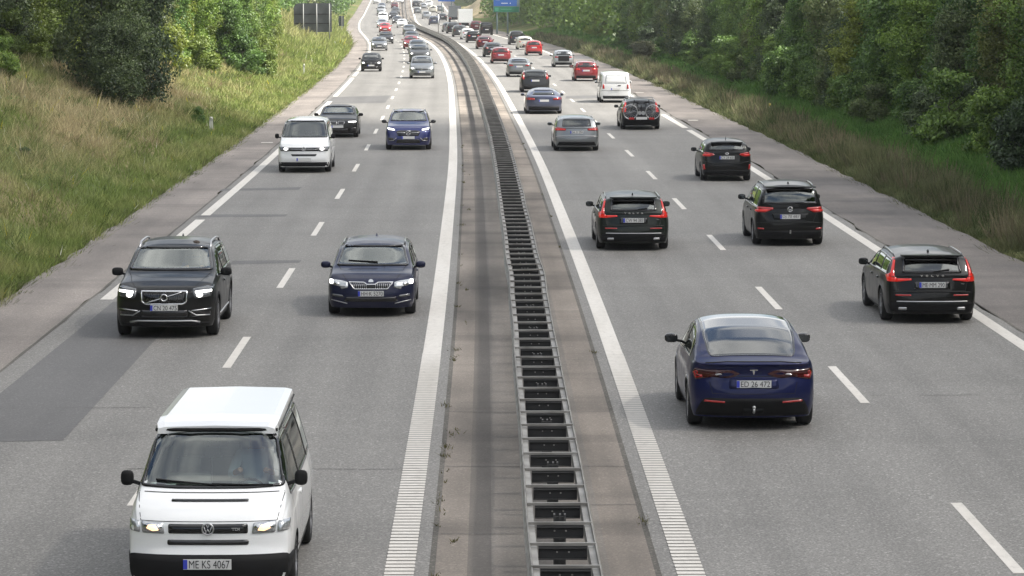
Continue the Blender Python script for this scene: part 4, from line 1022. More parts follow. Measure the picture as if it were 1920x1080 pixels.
# ---- black saloon --------------------------------------------------------
c = Car('saloon_car', SEDAN, PN['black'], 0, label='black saloon with kidney grille partly hidden behind the white van', cat='saloon car')
c.window('windscreen', 'front', [(-.72, 1.04), (.72, 1.04), (.60, 1.375), (-.60, 1.375)], M['windscreen'], .04); side_glass(c, -1.55, 1.05, (-.05, ))
for sx in (-1, 1):
    f = (lambda p: p) if sx > 0 else mir
    g = c.patch('grille', 'front', f(rpoly([(.02, .60), (.27, .60), (.32, .70), (.30, .745), (.03, .745)], .03)), M['gloss'], .008)
    fr = f(rpoly([(.015, .595), (.275, .595), (.325, .70), (.305, .75), (.025, .75)], .03)); c.patch('grille_frame', 'front', fr, M['chrome'], .012, hole=inset(fr, .012), parent=g)
    hl = c.patch('headlight', 'front', f(rpoly([(.42, .68), (.80, .69), (.84, .77), (.44, .75)], .02)), M['darklens'], .012)
    c.patch('led_bar', 'front', f(rpoly([(.47, .695), (.80, .70), (.81, .745), (.48, .735)], .01)), M['lamp'], .018, parent=hl)
    c.patch('intake', 'front', f(rpoly([(.55, .30), (.82, .32), (.82, .48), (.60, .44)], .03)), M['gloss'], .006)
c.patch('lower_grille', 'front', rpoly([(-.50, .28), (.50, .28), (.45, .42), (-.45, .42)], .03), M['gloss'], .006)
c.plate(.515, '', 'front', out_=.02); c.mirror(.78, 1.0, c.colour); c.place(634, 257, 'front')

# ---- blue suv ------------------------------------------------------------
c = Car('compact_suv', MSUV, PN['brightblue'], 0, label='bright blue suv with bright slim headlights and star badge in the fast lane', cat='suv'); glc = c
c.window('windscreen', 'front', [(-.76, 1.17), (.76, 1.17), (.64, 1.57), (-.64, 1.57)], M['windscreen'], .04); side_glass(c, -1.9, 1.05, (-1.1, -.08))
fr = rpoly([(-.42, .60), (.42, .60), (.50, .78), (.36, .83), (-.36, .83), (-.50, .78)], .04); c.patch('grille', 'front', fr, M['gloss'], .006)
c.bar('grille_bar', 'front', [(-.46, .745), (-.12, .735)], .015, M['satin'], .014); c.bar('grille_bar', 'front', [(.12, .735), (.46, .745)], .015, M['satin'], .014)
c.ring('badge', 'front', 0, .73, .095, .012, M['chrome'], .025)
for a in (90, 210, 330): c.bar('badge_stroke', 'front', [(0, .73), (.09*math.cos(math.radians(a)), .73+.09*math.sin(math.radians(a)))], .009, M['chrome'], .026)
for sx in (-1, 1):
    f = (lambda p: p) if sx > 0 else mir
    hl = c.patch('headlight', 'front', f(rpoly([(.53, .80), (.80, .83), (.87, .91), (.84, .95), (.55, .88)], .02)), M['clearlens'], .012)
    c.patch('led_bar', 'front', f(rpoly([(.56, .815), (.80, .85), (.85, .925), (.57, .87)], .01)), M['lamp'], .018, parent=hl)
    c.patch('intake', 'front', f(rpoly([(.50, .36), (.80, .40), (.82, .54), (.62, .52)], .03)), M['gloss'], .006); c.bar('intake_trim', 'front', f([(.48, .52), (.60, .42), (.78, .40)]), .012, M['satin'], .01)
c.patch('lower_grille', 'front', rpoly([(-.5, .30), (.5, .30), (.46, .46), (-.46, .46)], .03), M['gloss'], .006)
c.plate(.535, '', 'front', out_=.02); c.rails(-1.7, .1, M['satin'], .018, .05); c.mirror(.78, 1.15, M['gloss']); c.place(766, 280, 'front')

# ---- blue fastback, nearest on the right ----------------------------------
c = Car('hatchback_car', FAST, PN['blue'], 0, label='dark blue fastback with sloping glass tail, nearest car on the right carriageway', cat='car'); ty = c
c.window('rear_window', 'top', [(-.62, -1.97), (.62, -1.97), (.665, -1.80), (.70, -1.2), (.70, -.5), (.68, .62), (-.68, .62), (-.70, -.5), (-.70, -1.2), (-.665, -1.80)], None, .03, .10, see=False)
lines(c, 'roof_bar', 'top', [(-.6, -.42, .6, -.42)], PN['blue'], .0) if 0 else None
side_glass(c, -1.35, 1.3, (-.08, ), bot=.03); doors(c, (-.08, -1.05, 1.05), .4, 1.0)
for sx in (-1, 1):
    f = (lambda p: p) if sx > 0 else mir
    tl = c.patch('tail_light', 'rear', f(rpoly([(.46, .895), (.60, .86), (.87, .80), (.905, .92), (.86, .985), (.70, .965), (.50, .93)], .02)), M['darkred_lens'], .010, cell=.05)
    c.patch('light_strip', 'rear', f(rpoly([(.76, .845), (.86, .825), (.885, .92), (.85, .95), (.82, .935), (.83, .88), (.76, .885)], .008)), M['redlens'], .014, parent=tl)
    c.patch('reverse_lamp', 'rear', f(rpoly([(.47, .895), (.56, .88), (.58, .90), (.49, .92)], .008)), M['clearlens'], .014, parent=tl)
    c.patch('reflector', 'rear', f(rpoly([(.43, .455), (.74, .47), (.73, .50), (.43, .485)], .01)), M['redlens'], .010)
for axp in ('left', 'right'): c.patch('light_wrap', axp, rpoly([(-2.28, .84), (-2.05, .90), (-2.1, .965), (-2.28, .98)], .02), M['darkred_lens'], .008)
c.patch('diffuser', 'rear', rpoly([(-.86, .24), (.86, .24), (.83, .36), (.76, .50), (.70, .53), (-.70, .53), (-.76, .50), (-.83, .36)], .03), M['trim'], .006)
c.patch('tow_recess', 'rear', rpoly(rect(-.17, .17, .27, .37), .02), M['under'], .009)
bm = bmesh.new(); hy = c.cast('rear', 0, .33)[0].y; tube(bm, [(0, hy+.05, .30), (0, hy-.05, .30), (0, hy-.09, .33), (0, hy-.09, .37)], .018, 8); bmesh.ops.create_uvsphere(bm, u_segments=10, v_segments=8, radius=.028, matrix=Matrix.Translation((0, hy-.09, .39))); bmo('tow_ball', bm, M['satin'], c.root, True)
c.plate(.755, 'ED 26 472'); c.patch('plate_recess', 'rear', rpoly([(-.38, .68), (.38, .68), (.36, .84), (-.36, .84)], .04), PN['blue'], .003)
lines(c, 'panel_gap', 'rear', [(-.46, .87, .46, .87), (-.62, .60, .62, .60), (-.62, .60, -.66, .78), (.62, .60, .66, .78)], wd=.004)
c.bar('spoiler_lip', 'rear', [(-.72, 1.075), (-.4, 1.10), (.4, 1.10), (.72, 1.075)], .012, M['gloss'], .004)
hy = c.cast('rear', 0, .97)[0].y
bm = bmesh.new()
bmT = [(-.06, .005), (.06, .005), (.053, -.012), (.018, -.008), (.006, -.075), (-.006, -.075), (-.018, -.008), (-.053, -.012)]
hT = [bm.verts.new((x, c.cast('rear', x, .975+z)[0].y-.008, .975+z)) for x, z in bmT]; f0 = bm.faces.new(hT); r = bmesh.ops.extrude_face_region(bm, geom=[f0])
for v in r['geom']:
    if isinstance(v, bmesh.types.BMVert): v.co.y += .007
bmo('badge', bm, M['chrome'], c.root)
c.mirror(.90, 1.12, M['gloss'], 1.05, .08); arches(c, M['gloss'], .04)
c.window('windscreen', 'front', [(-.72, 1.12), (.72, 1.12), (.6, 1.52), (-.6, 1.52)], M['windscreen'], .04)
c.zs = .955; c.place(1405, 796, 'rear')

# ---- two black estates ---------------------------------------------------
c = Car('estate_car', WAGON, PN['black'], 0, label='black estate with tall red tail lights rightmost in the slow lane, white plate', cat='estate car', group='black estates seen from behind'); volvo_rear(c, 'ME·MM 290'); arches(c, PN['black'], .02); c.place(1737, 600, 'rear')
c = Car('estate_car', WAGON, PN['greenblack'], 0, label='dark green-black estate with tall red tail lights and pale roof, beside right median line', cat='estate car', group='black estates seen from behind'); volvo_rear(c, 'CW 94 383'); c.place(1185, 466, 'rear')

# ---- black people carrier ------------------------------------------------
c = Car('people_carrier', MPV, PN['black'], 0, label='black people carrier with round tailgate badge and roof rails in the slow lane', cat='people carrier')
c.window('rear_window', 'rear', [(-.72, 1.12), (.72, 1.12), (.66, 1.53), (-.66, 1.53)], M['tint'], .05, .05)
for sx in (-1, 1):
    f = (lambda p: p) if sx > 0 else mir
    tl = c.patch('tail_light', 'rear', f(rpoly([(.42, .985), (.62, .90), (.87, .90), (.885, 1.02), (.80, 1.05), (.44, 1.03)], .02)), M['redlens'], .012)
    c.patch('light_strip', 'rear', f(rpoly([(.55, .965), (.62, .925), (.86, .925), (.86, .96), (.62, .975)], .01)), M['redlit'], .017, parent=tl)
    c.patch('reflector', 'rear', f(rpoly([(.66, .45), (.82, .46), (.82, .50), (.67, .49)], .01)), M['redlens'], .010)
c.ring('badge', 'rear', 0, .985, .065, .012, M['chrome'], .018); c.bar('badge_stroke', 'rear', [(-.045, 1.02), (-.018, .94), (0, .985), (.018, .94), (.045, 1.02)], .007, M['chrome'], .018)
c.plate(.79, 'DJ 70 687'); c.patch('plate_recess', 'rear', rpoly([(-.42, .71), (.42, .71), (.48, .88), (-.48, .88)], .03), PN['black'], .002)
c.patch('bumper_trim', 'rear', [(-.85, .24), (.85, .24), (.87, .42), (-.87, .42)], M['trim'], .008); c.bar('bumper_crease', 'rear', [(-.84, .62), (-.5, .64), (.5, .64), (.84, .62)], .014, c.colour, .002)
lines(c, 'panel_gap', 'rear', [(-.70, .92, -.60, .66), (.70, .92, .60, .66), (-.60, .66, .60, .66)]); c.wiper('rear', .0, 1.135, .36, 1.155)
bm = bmesh.new(); hy = c.cast('rear', 0, .4)[0].y; tube(bm, [(0, hy+.05, .36), (0, hy-.09, .36), (0, hy-.10, .44)], .018, 8); bmo('tow_ball', bm, M['satin'], c.root)
bm = bmesh.new(); box(bm, -.66, .66, -2.19, -1.98, 1.56, 1.585); bmesh.ops.bevel(bm, geom=bm.edges[:], offset=.01, segments=2); bmo('roof_spoiler', bm, c.colour, c.root)
c.fin(-1.5); c.rails(-1.8, .1, M['gloss'], .016, .045); c.mirror(.85, 1.12, c.colour); side_glass(c, -1.95, 1.15, (-1.1, -.05)); doors(c, (-.05, -1.0), .35, .98, (-.85, .12)); arches(c, PN['black'], .02)
c.bar('belt_trim', 'left', [(-1.9, 1.03), (.9, 1.02)], .010, M['satin'], .006)
c.place(1476, 458, 'rear')

# ---- black hatchback -----------------------------------------------------
c = Car('hatchback_car', HATCH, PN['black'], 0, label='small black hatchback with roof aerial and silver roof sheen, ahead of the people carrier', cat='hatchback')
c.window('rear_window', 'rear', [(-.62, 1.09), (.62, 1.09), (.55, 1.33), (-.55, 1.33)], M['tint'], .04, .05)
for sx in (-1, 1):
    f = (lambda p: p) if sx > 0 else mir
    tl = c.patch('tail_light', 'rear', f(rpoly([(.42, .93), (.60, .87), (.82, .88), (.845, 1.0), (.72, 1.03), (.46, .98)], .02)), M['redlens'], .012)
    c.patch('light_strip', 'rear', f(rpoly([(.55, .93), (.62, .90), (.80, .91), (.80, .95), (.60, .96)], .01)), M['redlit'], .016, parent=tl)
    c.patch('reflector', 'rear', f(rpoly([(.73, .42), (.81, .42), (.82, .60), (.76, .60)], .01)), M['redlens'], .010)
c.ring('badge', 'rear', 0, .98, .06, .012, M['chrome'], .012, rz=.026); c.plate(.84, 'CY 29 651'); c.bar('bumper_crease', 'rear', [(-.82, .72), (-.5, .63), (.5, .63), (.82, .72)], .02, c.colour, .004)
c.patch('bumper_trim', 'rear', [(-.78, .24), (.78, .24), (.80, .40), (-.80, .40)], M['trim'], .008); c.wiper('rear', .0, 1.10, .28, 1.115)
bm = bmesh.new(); box(bm, -.55, .55, -1.86, -1.66, 1.355, 1.38); bmesh.ops.bevel(bm, geom=bm.edges[:], offset=.01, segments=2); bmo('roof_spoiler', bm, c.colour, c.root)
bm = bmesh.new(); hz_ = c.cast('top', 0, -1.3)[0].z; tube(bm, [(0, -1.3, hz_), (0, -1.42, hz_+.13)], [.012, .005], 6); bmo('antenna', bm, M['trim'], c.root)
c.mirror(.75, 1.0, c.colour); side_glass(c, -1.55, 1.0, (-.95, -.08)); doors(c, (-.08, -.9), .35, .9); c.place(1360, 338, 'rear')

# ---- silver estate -------------------------------------------------------
c = Car('estate_car', WAGON, PN['greysilver'], 0, label='silver grey estate with wide red tail lights beside the median line', cat='estate car')
c.window('rear_window', 'rear', [(-.60, 1.03), (.60, 1.03), (.545, 1.33), (-.545, 1.33)], M['tint'], .04, .05)
for sx in (-1, 1):
    f = (lambda p: p) if sx > 0 else mir
    tl = c.patch('tail_light', 'rear', f(rpoly([(.44, .87), (.87, .86), (.88, .97), (.80, 1.0), (.44, .95)], .02)), M['redlens'], .012)
    c.patch('light_strip', 'rear', f(rpoly(rect(.48, .84, .885, .92), .01)), M['redlit'], .016, parent=tl)
c.plate(.80, 'DK 31 094'); c.bar('bumper_trim', 'rear', [(-.84, .62), (-.5, .64), (.5, .64), (.84, .62)], .018, M['satin'], .004); c.patch('diffuser', 'rear', [(-.80, .24), (.80, .24), (.72, .40), (-.72, .40)], M['trim'], .008)
c.rails(-1.75, .25, M['satin'], .014, .035); c.mirror(.78, 1.02, c.colour); side_glass(c, -1.85, 1.12, (-1.05, -.05)); c.place(1080, 282, 'rear')

# ---- car with bicycles ---------------------------------------------------
c = Car('estate_car', WAGON, PN['darkgrey'], 0, label='dark crossover carrying two bicycles on its tail and roof bars', cat='estate car'); bikecar = c
c.window('rear_window', 'rear', [(-.60, 1.03), (.60, 1.03), (.545, 1.33), (-.545, 1.33)], None, .04, .05, see=False)
for sx in (-1, 1):
    f = (lambda p: p) if sx > 0 else mir
    c.patch('tail_light', 'rear', f([(.69, .84), (.86, .84), (.87, .99), (.80, 1.07), (.735, 1.32), (.67, 1.33), (.69, 1.08)]), M['redlit'], .012)
c.patch('bumper_trim', 'rear', [(-.84, .24), (.84, .24), (.87, .55), (-.87, .55)], M['trim'], .008)
bm = bmesh.new(); box(bm, -.56, .56, -1.9, .3, 1.385, 1.40) if 0 else None
for y_ in (-1.2, -.2): box(bm, -.66, .66, y_-.03, y_+.03, 1.49, 1.515)
bmo('roof_bars', bm, M['satin'], c.root)
c.rails(-1.75, .25, M['satin'], .02, .05); c.mirror(.78, 1.02, c.colour); side_glass(c, -1.85, 1.12, (-1.05, -.05)); arches(c, M['trim'])
c.place(1200, 242, 'rear')
rk = empty('bicycle_rack', label='black tow bar bicycle rack with plate and small red lamps behind the dark crossover', cat='bicycle rack')
bm = bmesh.new(); box(bm, -.04, .04, -2.75, -2.2, .42, .47); box(bm, -.62, .62, -2.55, -2.50, .47, .50); box(bm, -.62, .62, -2.75, -2.70, .47, .50); tube(bm, [(0, -2.45, .45), (0, -2.42, 1.15)], .02, 6); bmo('frame', bm, M['trim'], rk)
bm = bmesh.new(); box(bm, -.26, .26, -2.80, -2.785, .50, .62); bmo('number_plate', bm, M['platew'], rk)
for sx in (-1, 1):
    bm = bmesh.new(); box(bm, sx*.47-.12, sx*.47+.12, -2.80, -2.77, .50, .60); bmo('lamp', bm, M['redlens'], rk)
def bike(y, flip, tyre, frame, label):
    e = empty('bicycle', label=label, cat='bicycle', group='bicycles on the rack'); f = -1 if flip else 1; R = .33
    for x in (-.52, .52):
        wl = bmesh.new(); pts = [(f*x+R*math.cos(a), y, .85+R*math.sin(a)) for a in np.linspace(0, 2*math.pi, 25)]; tube(wl, pts, .022, 6, False); w_ = bmo('wheel', wl, tyre, e, True)
        sp_ = bmesh.new()
        for k in range(8):
            a = math.pi*k/8; tube(sp_, [(f*x+R*math.cos(a), y, .85+R*math.sin(a)), (f*x-R*math.cos(a), y, .85-R*math.sin(a))], .003, 3)
        bmo('spokes', sp_, M['satin'], w_)
    b = bmesh.new(); seat = (-.22*f, y, 1.28); bb = (-.08*f, y, .80); head = (.36*f, y, 1.28); hd2 = (.40*f, y, 1.18)
    for p, q in ((seat, bb), (bb, hd2), ((-.2*f, y, 1.22), head), (head, (.52*f, y, .85)), (bb, (-.52*f, y, .85)), ((-.2*f, y, 1.2), (-.52*f, y, .85)), (head, (.34*f, y, 1.38))): tube(b, [p, q], .018, 6)
    bmo('frame', b, frame, e)
    b = bmesh.new(); tube(b, [(.34*f, y-.22, 1.40), (.36*f, y, 1.38), (.34*f, y+.2, 1.40)], .014, 6); bmo('handlebar', b, M['trim'], e)
    b = bmesh.new(); box(b, -.34*f, -.12*f, y-.05, y+.05, 1.28, 1.33) if f > 0 else box(b, .12, .34, y-.05, y+.05, 1.28, 1.33); bmo('saddle', b, M['trim'], e)
    b = bmesh.new(); tube(b, [(-.08*f, y-.05, .80), (-.08*f, y+.05, .80)], .09, 12); bmo('crank', b, M['satin'], e)
    return e
for e in (rk, bike(-2.53, False, M['rubber'], M['gloss'], 'black bicycle next to the tailgate on the rear rack'), bike(-2.73, True, M['satin'], PN['darkgrey'], 'pale tyred bicycle outermost on the rear rack')):
    e.matrix_world = c.root.matrix_basis.copy() @ Matrix.Translation((0, .02, 0)) if 0 else Matrix.Translation(c.root.location) @ c.root.rotation_euler.to_matrix().to_4x4()
# ================================================================ vegetation
def vnp(x, y):
    i = np.floor(x); j = np.floor(y); u = x-i; v = y-j; u = u*u*(3-2*u); v = v*v*(3-2*v)
    h = lambda a, b: np.modf(np.abs(np.sin(a*127.1+b*311.7)*43758.5453))[0]
    return (h(i, j)*(1-u)+h(i+1, j)*u)*(1-v)+(h(i, j+1)*(1-u)+h(i+1, j+1)*u)*v
def quadmesh(name, V, nper, tint=None, col=None):
    """V: (n, nper, 3) separate faces"""
    n = len(V); me = bpy.data.meshes.new(name); me.vertices.add(n*nper); me.vertices.foreach_set('co', V.reshape(-1).astype('f'))
    me.loops.add(n*nper); me.loops.foreach_set('vertex_index', np.arange(n*nper, dtype='i')); me.polygons.add(n)
    me.polygons.foreach_set('loop_start', np.arange(0, n*nper, nper, dtype='i')); me.update(calc_edges=True)
    if tint is not None:
        a = me.attributes.new('tint', 'FLOAT', 'FACE'); a.data.foreach_set('value', tint.astype('f'))
    if col is not None:
        a = me.attributes.new('col', 'FLOAT_COLOR', 'FACE'); a.data.foreach_set('color', np.concatenate([col, np.ones((n, 1))], 1).reshape(-1).astype('f'))
    return me
def leafmat(name, dark, light):
    m = bpy.data.materials.new(name); m.use_nodes = True; t = m.node_tree; t.nodes.clear()
    o = t.nodes.new('ShaderNodeOutputMaterial'); d = t.nodes.new('ShaderNodeBsdfDiffuse'); tr = t.nodes.new('ShaderNodeBsdfTranslucent'); g = N(t, 'ShaderNodeBsdfGlossy', Roughness=.5)
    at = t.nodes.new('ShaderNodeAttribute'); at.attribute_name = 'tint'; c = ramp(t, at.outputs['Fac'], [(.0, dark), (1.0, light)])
    oi = t.nodes.new('ShaderNodeObjectInfo'); c = mul(t, c, ramp(t, oi.outputs['Random'], [(0, (.70, .80, .76)), (.5, (1, 1, 1)), (1, (1.3, 1.18, .85))]))
    for s in (d, tr): t.links.new(c, s.inputs['Color'])
    x = N(t, 'ShaderNodeMixShader'); x.inputs[0].default_value = .3; t.links.new(d.outputs[0], x.inputs[1]); t.links.new(tr.outputs[0], x.inputs[2])
    y = N(t, 'ShaderNodeMixShader'); y.inputs[0].default_value = .05; t.links.new(x.outputs[0], y.inputs[1]); t.links.new(g.outputs[0], y.inputs[2]); t.links.new(y.outputs[0], o.inputs[0]); return m
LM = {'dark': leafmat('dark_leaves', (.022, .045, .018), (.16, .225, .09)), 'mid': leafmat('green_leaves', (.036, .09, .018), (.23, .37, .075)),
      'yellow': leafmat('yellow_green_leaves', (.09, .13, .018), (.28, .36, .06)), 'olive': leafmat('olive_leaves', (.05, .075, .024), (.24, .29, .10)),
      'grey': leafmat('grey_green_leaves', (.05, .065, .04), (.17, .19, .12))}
M['bark'] = mat('bark', (.07, .055, .04), .95); M['stalk'] = mat('dry_stalk', (.22, .17, .10), .9)
def crown(seed, w, h, base, nleaf, ls, lobes=16, droop=0):
    r = np.random.default_rng(seed); LB = []
    for i in range(lobes):
        t = r.random(); z = base+(h-base)*(.12+.82*t); rad = w*(1-abs(2*t-.75)**2*.32)*(.55 if t > .85 else 1); a = r.random()*6.283; d = rad*(.15+.5*r.random())
        LB.append((d*math.cos(a), d*math.sin(a), z, w*(.34+.24*r.random()), (h-base)*(.12+.08*r.random())))
    LB = np.array(LB); ncl = nleaf//14; li = r.integers(0, lobes, ncl); u = r.normal(size=(ncl, 3)); u /= np.linalg.norm(u, axis=1, keepdims=True)
    rr = (.72+.36*r.random(ncl)**.6)[:, None]; L_ = LB[li]
    C = L_[:, :3]+u*rr*np.stack([L_[:, 3], L_[:, 3], L_[:, 4]], 1)
    C[:, 2] = np.maximum(C[:, 2], base*.6+.1*r.random(ncl))
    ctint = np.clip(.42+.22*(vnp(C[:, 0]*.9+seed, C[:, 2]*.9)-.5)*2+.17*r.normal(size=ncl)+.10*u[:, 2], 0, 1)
    P = np.repeat(C, 14, 0)+r.normal(size=(ncl*14, 3))*np.array([.17, .17, .13])*w/2.4; nrm = np.repeat(u, 14, 0)*.9+r.normal(size=(ncl*14, 3))*.75+np.array([0, 0, .35])
    nrm /= np.linalg.norm(nrm, axis=1, keepdims=True); a = np.cross(nrm, r.normal(size=nrm.shape)); a /= np.linalg.norm(a, axis=1, keepdims=True); b = np.cross(nrm, a)
    s = (ls*(.6+.8*r.random(len(P))))[:, None]; V = np.stack([P-a*s, P-b*s*.55, P+a*s, P+b*s*.55], 1)
    return quadmesh('crown', V, 4, np.clip(np.repeat(ctint, 14)+.13*r.normal(size=len(P)), 0, 1))
def trunkmesh(seed, h, w, base, r0):
    r = random.Random(seed); bm = bmesh.new(); pts = [(0, 0, -.5)]; x = y = 0
    for i in range(1, 7):
        x += r.uniform(-.08, .08)*w; y += r.uniform(-.08, .08)*w; pts.append((x, y, h*.85*i/6))
    tube(bm, pts, [r0*(1-.13*i) for i in range(7)], 7)
    for i in range(8):
        k = r.randint(1, 5); p = Vector(pts[k]); a = r.random()*6.283; L_ = w*r.uniform(.5, .85)
        tube(bm, [p, p+Vector((math.cos(a)*L_*.5, math.sin(a)*L_*.5, L_*.35)), p+Vector((math.cos(a)*L_, math.sin(a)*L_, L_*.8))], [r0*.4, r0*.25, r0*.08], 5)
    me = bpy.data.meshes.new('trunk'); bm.to_mesh(me); bm.free(); me.materials.append(M['bark']); return me
TREES = []
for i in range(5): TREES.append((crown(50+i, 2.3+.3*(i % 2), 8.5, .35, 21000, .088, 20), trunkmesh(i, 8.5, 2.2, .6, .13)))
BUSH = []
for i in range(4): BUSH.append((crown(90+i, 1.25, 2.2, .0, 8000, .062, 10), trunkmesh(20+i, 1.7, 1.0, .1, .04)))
_vm = {}
def variant(me, key):
    k = (me.name, key)
    if k not in _vm: c = me.copy(); c.materials.append(LM[key]); _vm[k] = c
    return _vm[k]
def plant(kind, o, Y, sc, key, label, cat, group, name=None, world=None):
    if world: o, Y = off_of(world.x, world.y)
    p = rp(o, Y, terr(o, Y)-.08) if not world else Vector((world.x, world.y, terr_xy(world.x, world.y)[0]-.08))
    cm, tm = random.choice(TREES if kind == 'tree' else BUSH)
    e = empty(name or ('broadleaf_tree' if kind == 'tree' else 'shrub'), p, random.uniform(0, 6.28), label=label, cat=cat, group=group); e.scale = sc if isinstance(sc, tuple) else (sc, sc, sc)
    a = bpy.data.objects.new('crown', variant(cm, key)); COL.objects.link(a); a.parent = e
    b = bpy.data.objects.new('trunk', tm); COL.objects.link(b); b.parent = e; return e
SIGNY = hit(594, 74, ter=True).y+3; print('signY', SIGNY)
def clear_of_sign(o, Y):
    p = rp(o, Y); px = 960+6000*p.x/Y; return not (px > 530 and px < 700 and Y < SIGNY)
def vis(o, Y, m=3.5):
    p = rp(o, Y); return abs(p.x) < .162*Y+m
# right-hand wood edge
R_ = random.Random(3)
GR = 'trees of the wood along the right carriageway'; LR = 'dense dark green tree in the wood beyond the right hand verge'
Y = 105
while Y < 330:
    st = 2.9 if Y < 230 else 4.2
    for row, (o0, k, s0) in enumerate(((19.6, 'tree', .62), (23.0, 'tree', .95), (28.5, 'tree', 1.25))):
        if row == 2 and Y < 170: continue
        o = o0+R_.uniform(-1.1, 1.1)+2.2*(vn(Y*.045, 3)-.5)-sst(300, 450, Y)*2.0; y = Y+R_.uniform(-.8, .8)
        if row and R_.random() < (.25 if row == 1 else .4): continue
        if not vis(o, y): continue
        key = R_.choices(['mid', 'dark', 'olive', 'yellow'], [6, 4, 2, .5])[0]; s = s0*R_.uniform(.8, 1.25)
        plant(k, o, y, (s*1.1, s*1.1, s*R_.uniform(.9, 1.15)), key, LR, 'tree', GR)
    if R_.random() < .8:
        o = 17.6+R_.uniform(-.6, .9)-sst(300, 450, Y)*2.4
        if vis(o, Y): plant('bush', o, Y+R_.uniform(-1, 1), R_.uniform(.7, 1.25), R_.choice(['mid', 'mid', 'mid', 'dark']), 'low green shrub at the foot of the right hand wood', 'shrub', 'shrubs along the right hand wood')
    Y += st
# pale shrubs picked out on the right
w_ = hit(1205, 125, ter=True); plant('bush', 0, 0, (1.3, 1.3, .9), 'grey', 'pale dry looking shrub at the right verge behind the white van', 'shrub', None, world=w_)
w_ = hit(1135, 70, ter=True); plant('bush', 0, 0, (1.6, 1.6, 1.3), 'yellow', 'pale yellow green shrub above the right verge near the small red hatchback', 'shrub', None, world=w_)
w_ = hit(1600, 185, ter=True); plant('bush', 0, 0, (1.5, 1.3, 1.5), 'yellow', 'light green bush standing out against the dark right hand wood', 'shrub', None, world=w_)
# left-hand trees
GL = 'trees along the top of the left bank'
tl = [off_of(*hit(x, y, ter=True).xy) for x, y in ((-60, 100), (60, 96), (150, 118), (310, 112), (440, 132), (505, 92), (560, 66))]
tl.sort(key=lambda q: q[1]); print('treeline', [(round(a, 1), round(b)) for a, b in tl])
def otl(Y): return float(np.interp(Y, [q[1] for q in tl], [q[0] for q in tl]))
Y = tl[0][1]-8
while Y < 330:
    st = 3.0 if Y < 230 else 4.6
    for row, (do, s0) in enumerate(((-.8, .62), (-4.2, .85), (-9, 1.1))):
        o = otl(Y)+do+R_.uniform(-1, 1); y = Y+R_.uniform(-1, 1)
        if Y > 330: o -= 1.5
        if row and R_.random() < .3: continue
        if not vis(o, y, 4) or not clear_of_sign(o-1.5, y) or not clear_of_sign(o+1.2, y): continue
        px = 960+6000*rp(o, y).x/y
        key = 'yellow' if 40 < px < 115 or 500 < px < 640 and R_.random() < .6 else R_.choices(['mid', 'dark', 'olive', 'yellow'], [6, .7, 2.5, 2.5])[0]
        if px < 30: key = 'dark'
        s = s0*R_.uniform(.8, 1.2); plant('tree', o, y, (s*1.1, s*1.1, s), key, 'leafy tree in the belt along the top of the left bank', 'tree', GL)
    if R_.random() < .6:
        o = otl(Y)+1.0+R_.uniform(-.8, .8)
        if vis(o, Y) and clear_of_sign(o+1, Y): plant('bush', o, Y, R_.uniform(.6, 1.1), R_.choice(['mid', 'yellow', 'olive']), 'bush at the foot of the trees on the left bank', 'shrub', 'shrubs on the left bank')
    Y += st
b0 = hit(225, 205, ter=True)
for dx, dy, s, hz_, nm in ((0, 0, .52, .50, 'dark drooping tree standing forward on the left bank, nearest to the road'), (-1.0, 3.0, .86, .95, 'tall dark tree behind the drooping tree on the left bank'), (.3, 6.0, .66, .85, 'dark tree right behind the drooping tree on the left bank')):
    plant('tree', 0, 0, (s, s, hz_), 'dark', nm, 'tree', None, world=Vector((b0.x+dx, b0.y+dy, 0)))
plant('bush', 0, 0, (.26, .26, .36), 'mid', 'little bush beside the white marker post on the left bank', 'shrub', None, world=hit(372, 232, ter=True))
plant('bush', 0, 0, (.20, .20, .15), 'dark', 'tiny dark bush low on the grassy left bank', 'shrub', None, world=hit(45, 292, ter=True))
plant('bush', 0, 0, (.6, .6, .7), 'mid', 'green bush at the left picture edge above the dry grass', 'shrub', None, world=hit(5, 140, ter=True))
# far woods closing the view, as masses
def mass(name, o0, o1, Y0, Y1, n, zh, key, cat_label):
    r = np.random.default_rng(hash(name) % 1000 if 0 else len(name)); Ys = r.uniform(Y0, Y1, n); os_ = r.uniform(o0, o1, n)
    P = []
    for o, y in zip(os_, Ys):
        if 'left' in name and not clear_of_sign(o, y): o -= 14
        if 'left' in name and not clear_of_sign(o, y): continue
        q = rp(o, y, terr(o, y)) if y < 1090 else Vector((o+cx(y), y, zprof(y)+terr(o, y))); P.append(q)
    P = np.array([tuple(p) for p in P]); n = len(P)
    hh = zh*(.55+.45*vnp(P[:, 0]*.16, P[:, 1]*.12)); P[:, 2] += hh*np.sqrt(r.random(n))
    nr = r.normal(size=(n, 3)); nr /= np.linalg.norm(nr, axis=1, keepdims=True); a = np.cross(nr, r.normal(size=(n, 3))); a /= np.linalg.norm(a, axis=1, keepdims=True); b = np.cross(nr, a); s = ((.24 if 'bridge' not in name else .8)*(.6+.8*r.random(n)))[:, None]
    me = quadmesh(name, np.stack([P-a*s, P-b*s, P+a*s, P+b*s], 1), 4, np.clip(.4+.5*(vnp(P[:, 0]*.5, P[:, 2]*.6+P[:, 1]*.3)-.5)+.15*r.normal(size=n), 0, 1)); me.materials.append(LM[key])
    tag(bpy.data.objects.new(name, me), kind='stuff'); COL.objects.link(bpy.data.objects[name])
mass('distant_woodland', 14.8, 50, 500, 655, 60000, 10, 'mid', ''); mass('distant_woods', 22, 60, 650, 930, 50000, 12, 'mid', '')
